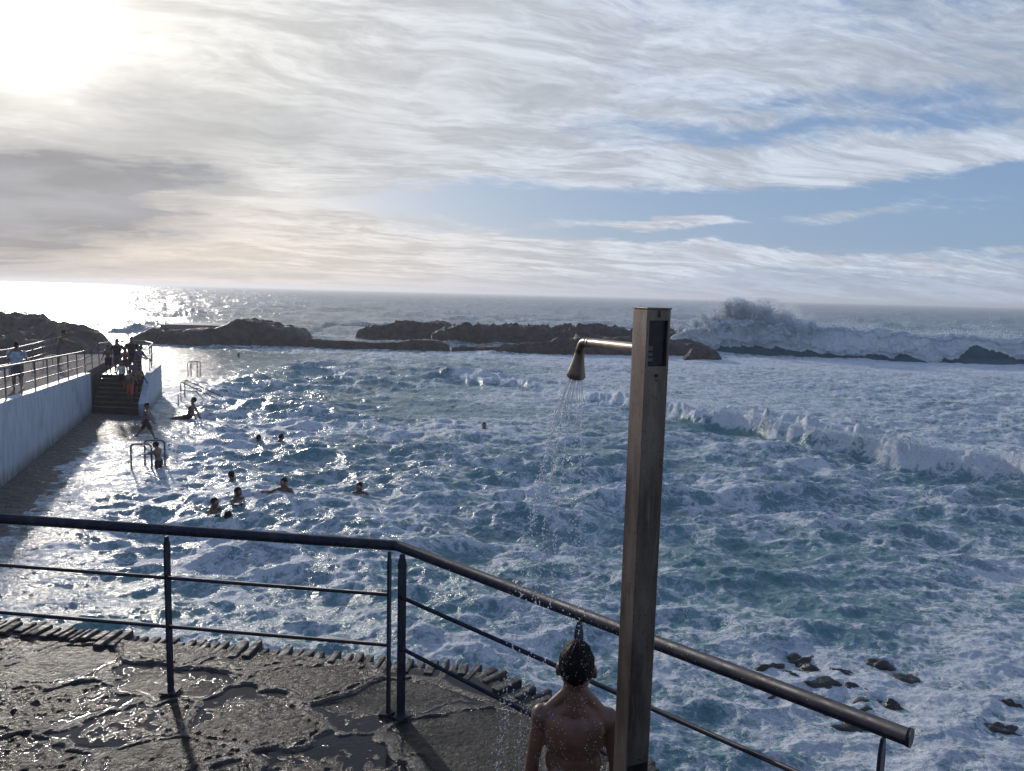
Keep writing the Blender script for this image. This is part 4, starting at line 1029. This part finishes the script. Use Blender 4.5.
person(*stand_stairs(125.5, 347.5, 2.5), 190, dict(armL=(5, 8, 10), armR=(5, 8, 10)), 'bare chested child in dark red shorts between the adults on the landing', 0, 1.15, clothes=(('shorts', C_dred),), group='people at the stairs')
person(*stand_stairs(138.5, 344, 2.2), 95, dict(armL=(35, 10, 20), armR=(55, 22, 15), lean=12), 'person in violet shirt reaching an arm over the parapet of the stairs', 1, 1.0, 1.05, clothes=(('shirt', C_viol), ('trousers', C_black)), group='people at the stairs')
person(*stand_stairs(130.5, 370, .45), 200, dict(armL=(5, 8, 30), armR=(5, 12, 20), legL=(4, 3, 8)), 'bare chested person in bright red shorts on the lower steps', 0, 1.05, 1.05, clothes=(('shorts', C_red),), group='people at the stairs')
person(*stand_stairs(136.5, 358, 1.2), 170, dict(armL=(20, 10, 60), armR=(10, 10, 20)), 'person in grey shirt and black trousers on the steps beside the parapet', 1, 1.0, 1.05, clothes=(('shirt', C_grey), ('trousers', C_black)), group='people at the stairs')
person(*stand_stairs(108.5, 345, 2.9), 175, dict(armL=(5, 6, 10), armR=(20, 6, 30)), 'bare chested person in navy shorts at the left edge of the stairs', 1, 1.05, 1.0, clothes=(('shorts', C_navy),), group='people at the stairs')
person(*stand_stairs(139, 365, .75), 120, dict(armL=(20, 8, 20), armR=(30, 12, 10), lean=6), 'bare backed person in black trunks leaning by the parapet end', 1, 1.0, 1.0, clothes=TR(C_black), group='people at the stairs')
person(*stand_stairs(122, 361, 1.6), 185, dict(armL=(5, 8, 30), armR=(5, 12, 20)), 'small child in white shirt on the middle of the steps', 0, 1.15, 1.0, clothes=(('shirt', C_white), ('shorts', C_black)), group='people at the stairs')
# the walking child
wk = onz(147, 438.5, .13)
person(onz(148, 397.5, .1)[2]*0+1.17, (wk[0], wk[1], .10), 75, dict(armL=(-28, 8, 10), armR=(30, 6, 12), legL=(-30, 2, 8), legR=(26, 2, 4), lean=3, dz=-.02), 'child in dark trunks striding along the wet walkway', 1, 1.2, voxel=.009, clothes=(('shorts', C_black),))
wk = onz(159, 470, .0)
person(1.12, (wk[0], wk[1], -.35), -80, dict(armL=(70, 12, 10), armR=(60, 10, 18), legL=(10, 3, 10), lean=8), 'bare backed child wading and holding the steel pool ladder', 0, 1.2, voxel=.009, clothes=TR(C_navy))
wk = onz(189.5, 418, .05)
person(1.5, (wk[0], wk[1], -.66), -95, dict(lean=-14, armL=(-30, 14, 10), armR=(-25, 18, 10), legL=(86, 4, 4), legR=(78, 5, 10)), 'bather reclining in the shallow water with legs stretched out to the left', 1, 1.1, voxel=.010, clothes=TR(C_black))
# swimmers: heads and shoulders out of the water
sw = [(258, 435, 'left swimmer head of a pair far out in the pool', 0, 1, 0), (280, 434, 'right swimmer head of a pair far out in the pool', 20, 1, 0),
      (233, 471, 'swimmer behind the splash, upper head of the left cluster', -60, 1, 0), (235.5, 487, 'swimmer ducking low beside the white splash', 110, 1, 0),
      (285, 477, 'swimmer with head and both shoulders out of the water, right of the cluster', 190, 0, .13), (212, 497.5, 'swimmer at the left of the cluster with one arm forward', 110, 0, .04),
      (227, 512, 'swimmer head nearest the railing, lowest of the cluster', 0, 1, 0), (360, 481.5, 'lone swimmer to the right of the cluster', 180, 0, .05), (484, 422, 'lone swimmer farthest right in the open pool', 170, 0, .03),
      (237.5, 353.5, 'tiny head of a swimmer far out near the left rock', 90, 1, 0)]
proto = {}
def swimmer(px, py, lab, fc, sk_, rise):
    q = onz(px, py, .27+rise); x, y = q[0], q[1]; zw = wz(x, y)
    top_ = zw+.24+rise; q = onz(px, py, top_); zw = wz(q[0], q[1]); H_ = 1.32; loc = (q[0], q[1], top_-H_)
    if (sk_, rise > .1) not in proto:
        r_ = person(H_, loc, fc, dict(armL=(45, 45, 40), armR=(80, 35, 25), lean=6, head=(10, -6)), lab, sk_, 1.2, voxel=.010, clothes=TR(C_navy), group='swimmers in the pool')
        proto[(sk_, rise > .1)] = r_[0]
    else:
        c = copy_tree(proto[(sk_, rise > .1)]); c['label'] = lab; c.location = loc; c.rotation_euler = (0, 0, -rad(fc))
for s_ in sw: swimmer(*s_)

# ------------------------------------------------------------------ haze
m_hz, t, p = mat('haze'); t.n.remove(p)
pv = t.new('ShaderNodeVolumePrincipled'); pv.inputs['Color'].default_value = (.96, .96, .97, 1); pv.inputs['Anisotropy'].default_value = .4; pv.inputs['Density'].default_value = HAZE
t.l.new(pv.outputs[0], t.n['Material Output'].inputs['Volume'])
bm = bmesh.new(); bm_box(bm, (0, 19500, 4.9), (100000, 40200, 15.8)); bmobj('haze', bm, m_hz, kind='stuff')
# ------------------------------------------------------------------ render settings
sc.view_settings.view_transform = 'Standard'; sc.view_settings.look = 'None'; sc.view_settings.gamma = 1; sc.view_settings.use_curve_mapping = False
sc.view_settings.exposure = .1
cy = sc.cycles; cy.use_denoising = True
try: cy.denoiser = 'OPENIMAGEDENOISE'
except Exception: pass
cy.max_bounces = 6; cy.volume_bounces = 2; cy.sample_clamp_indirect = 4; cy.caustics_reflective = False; cy.caustics_refractive = False; cy.volume_step_rate = 2
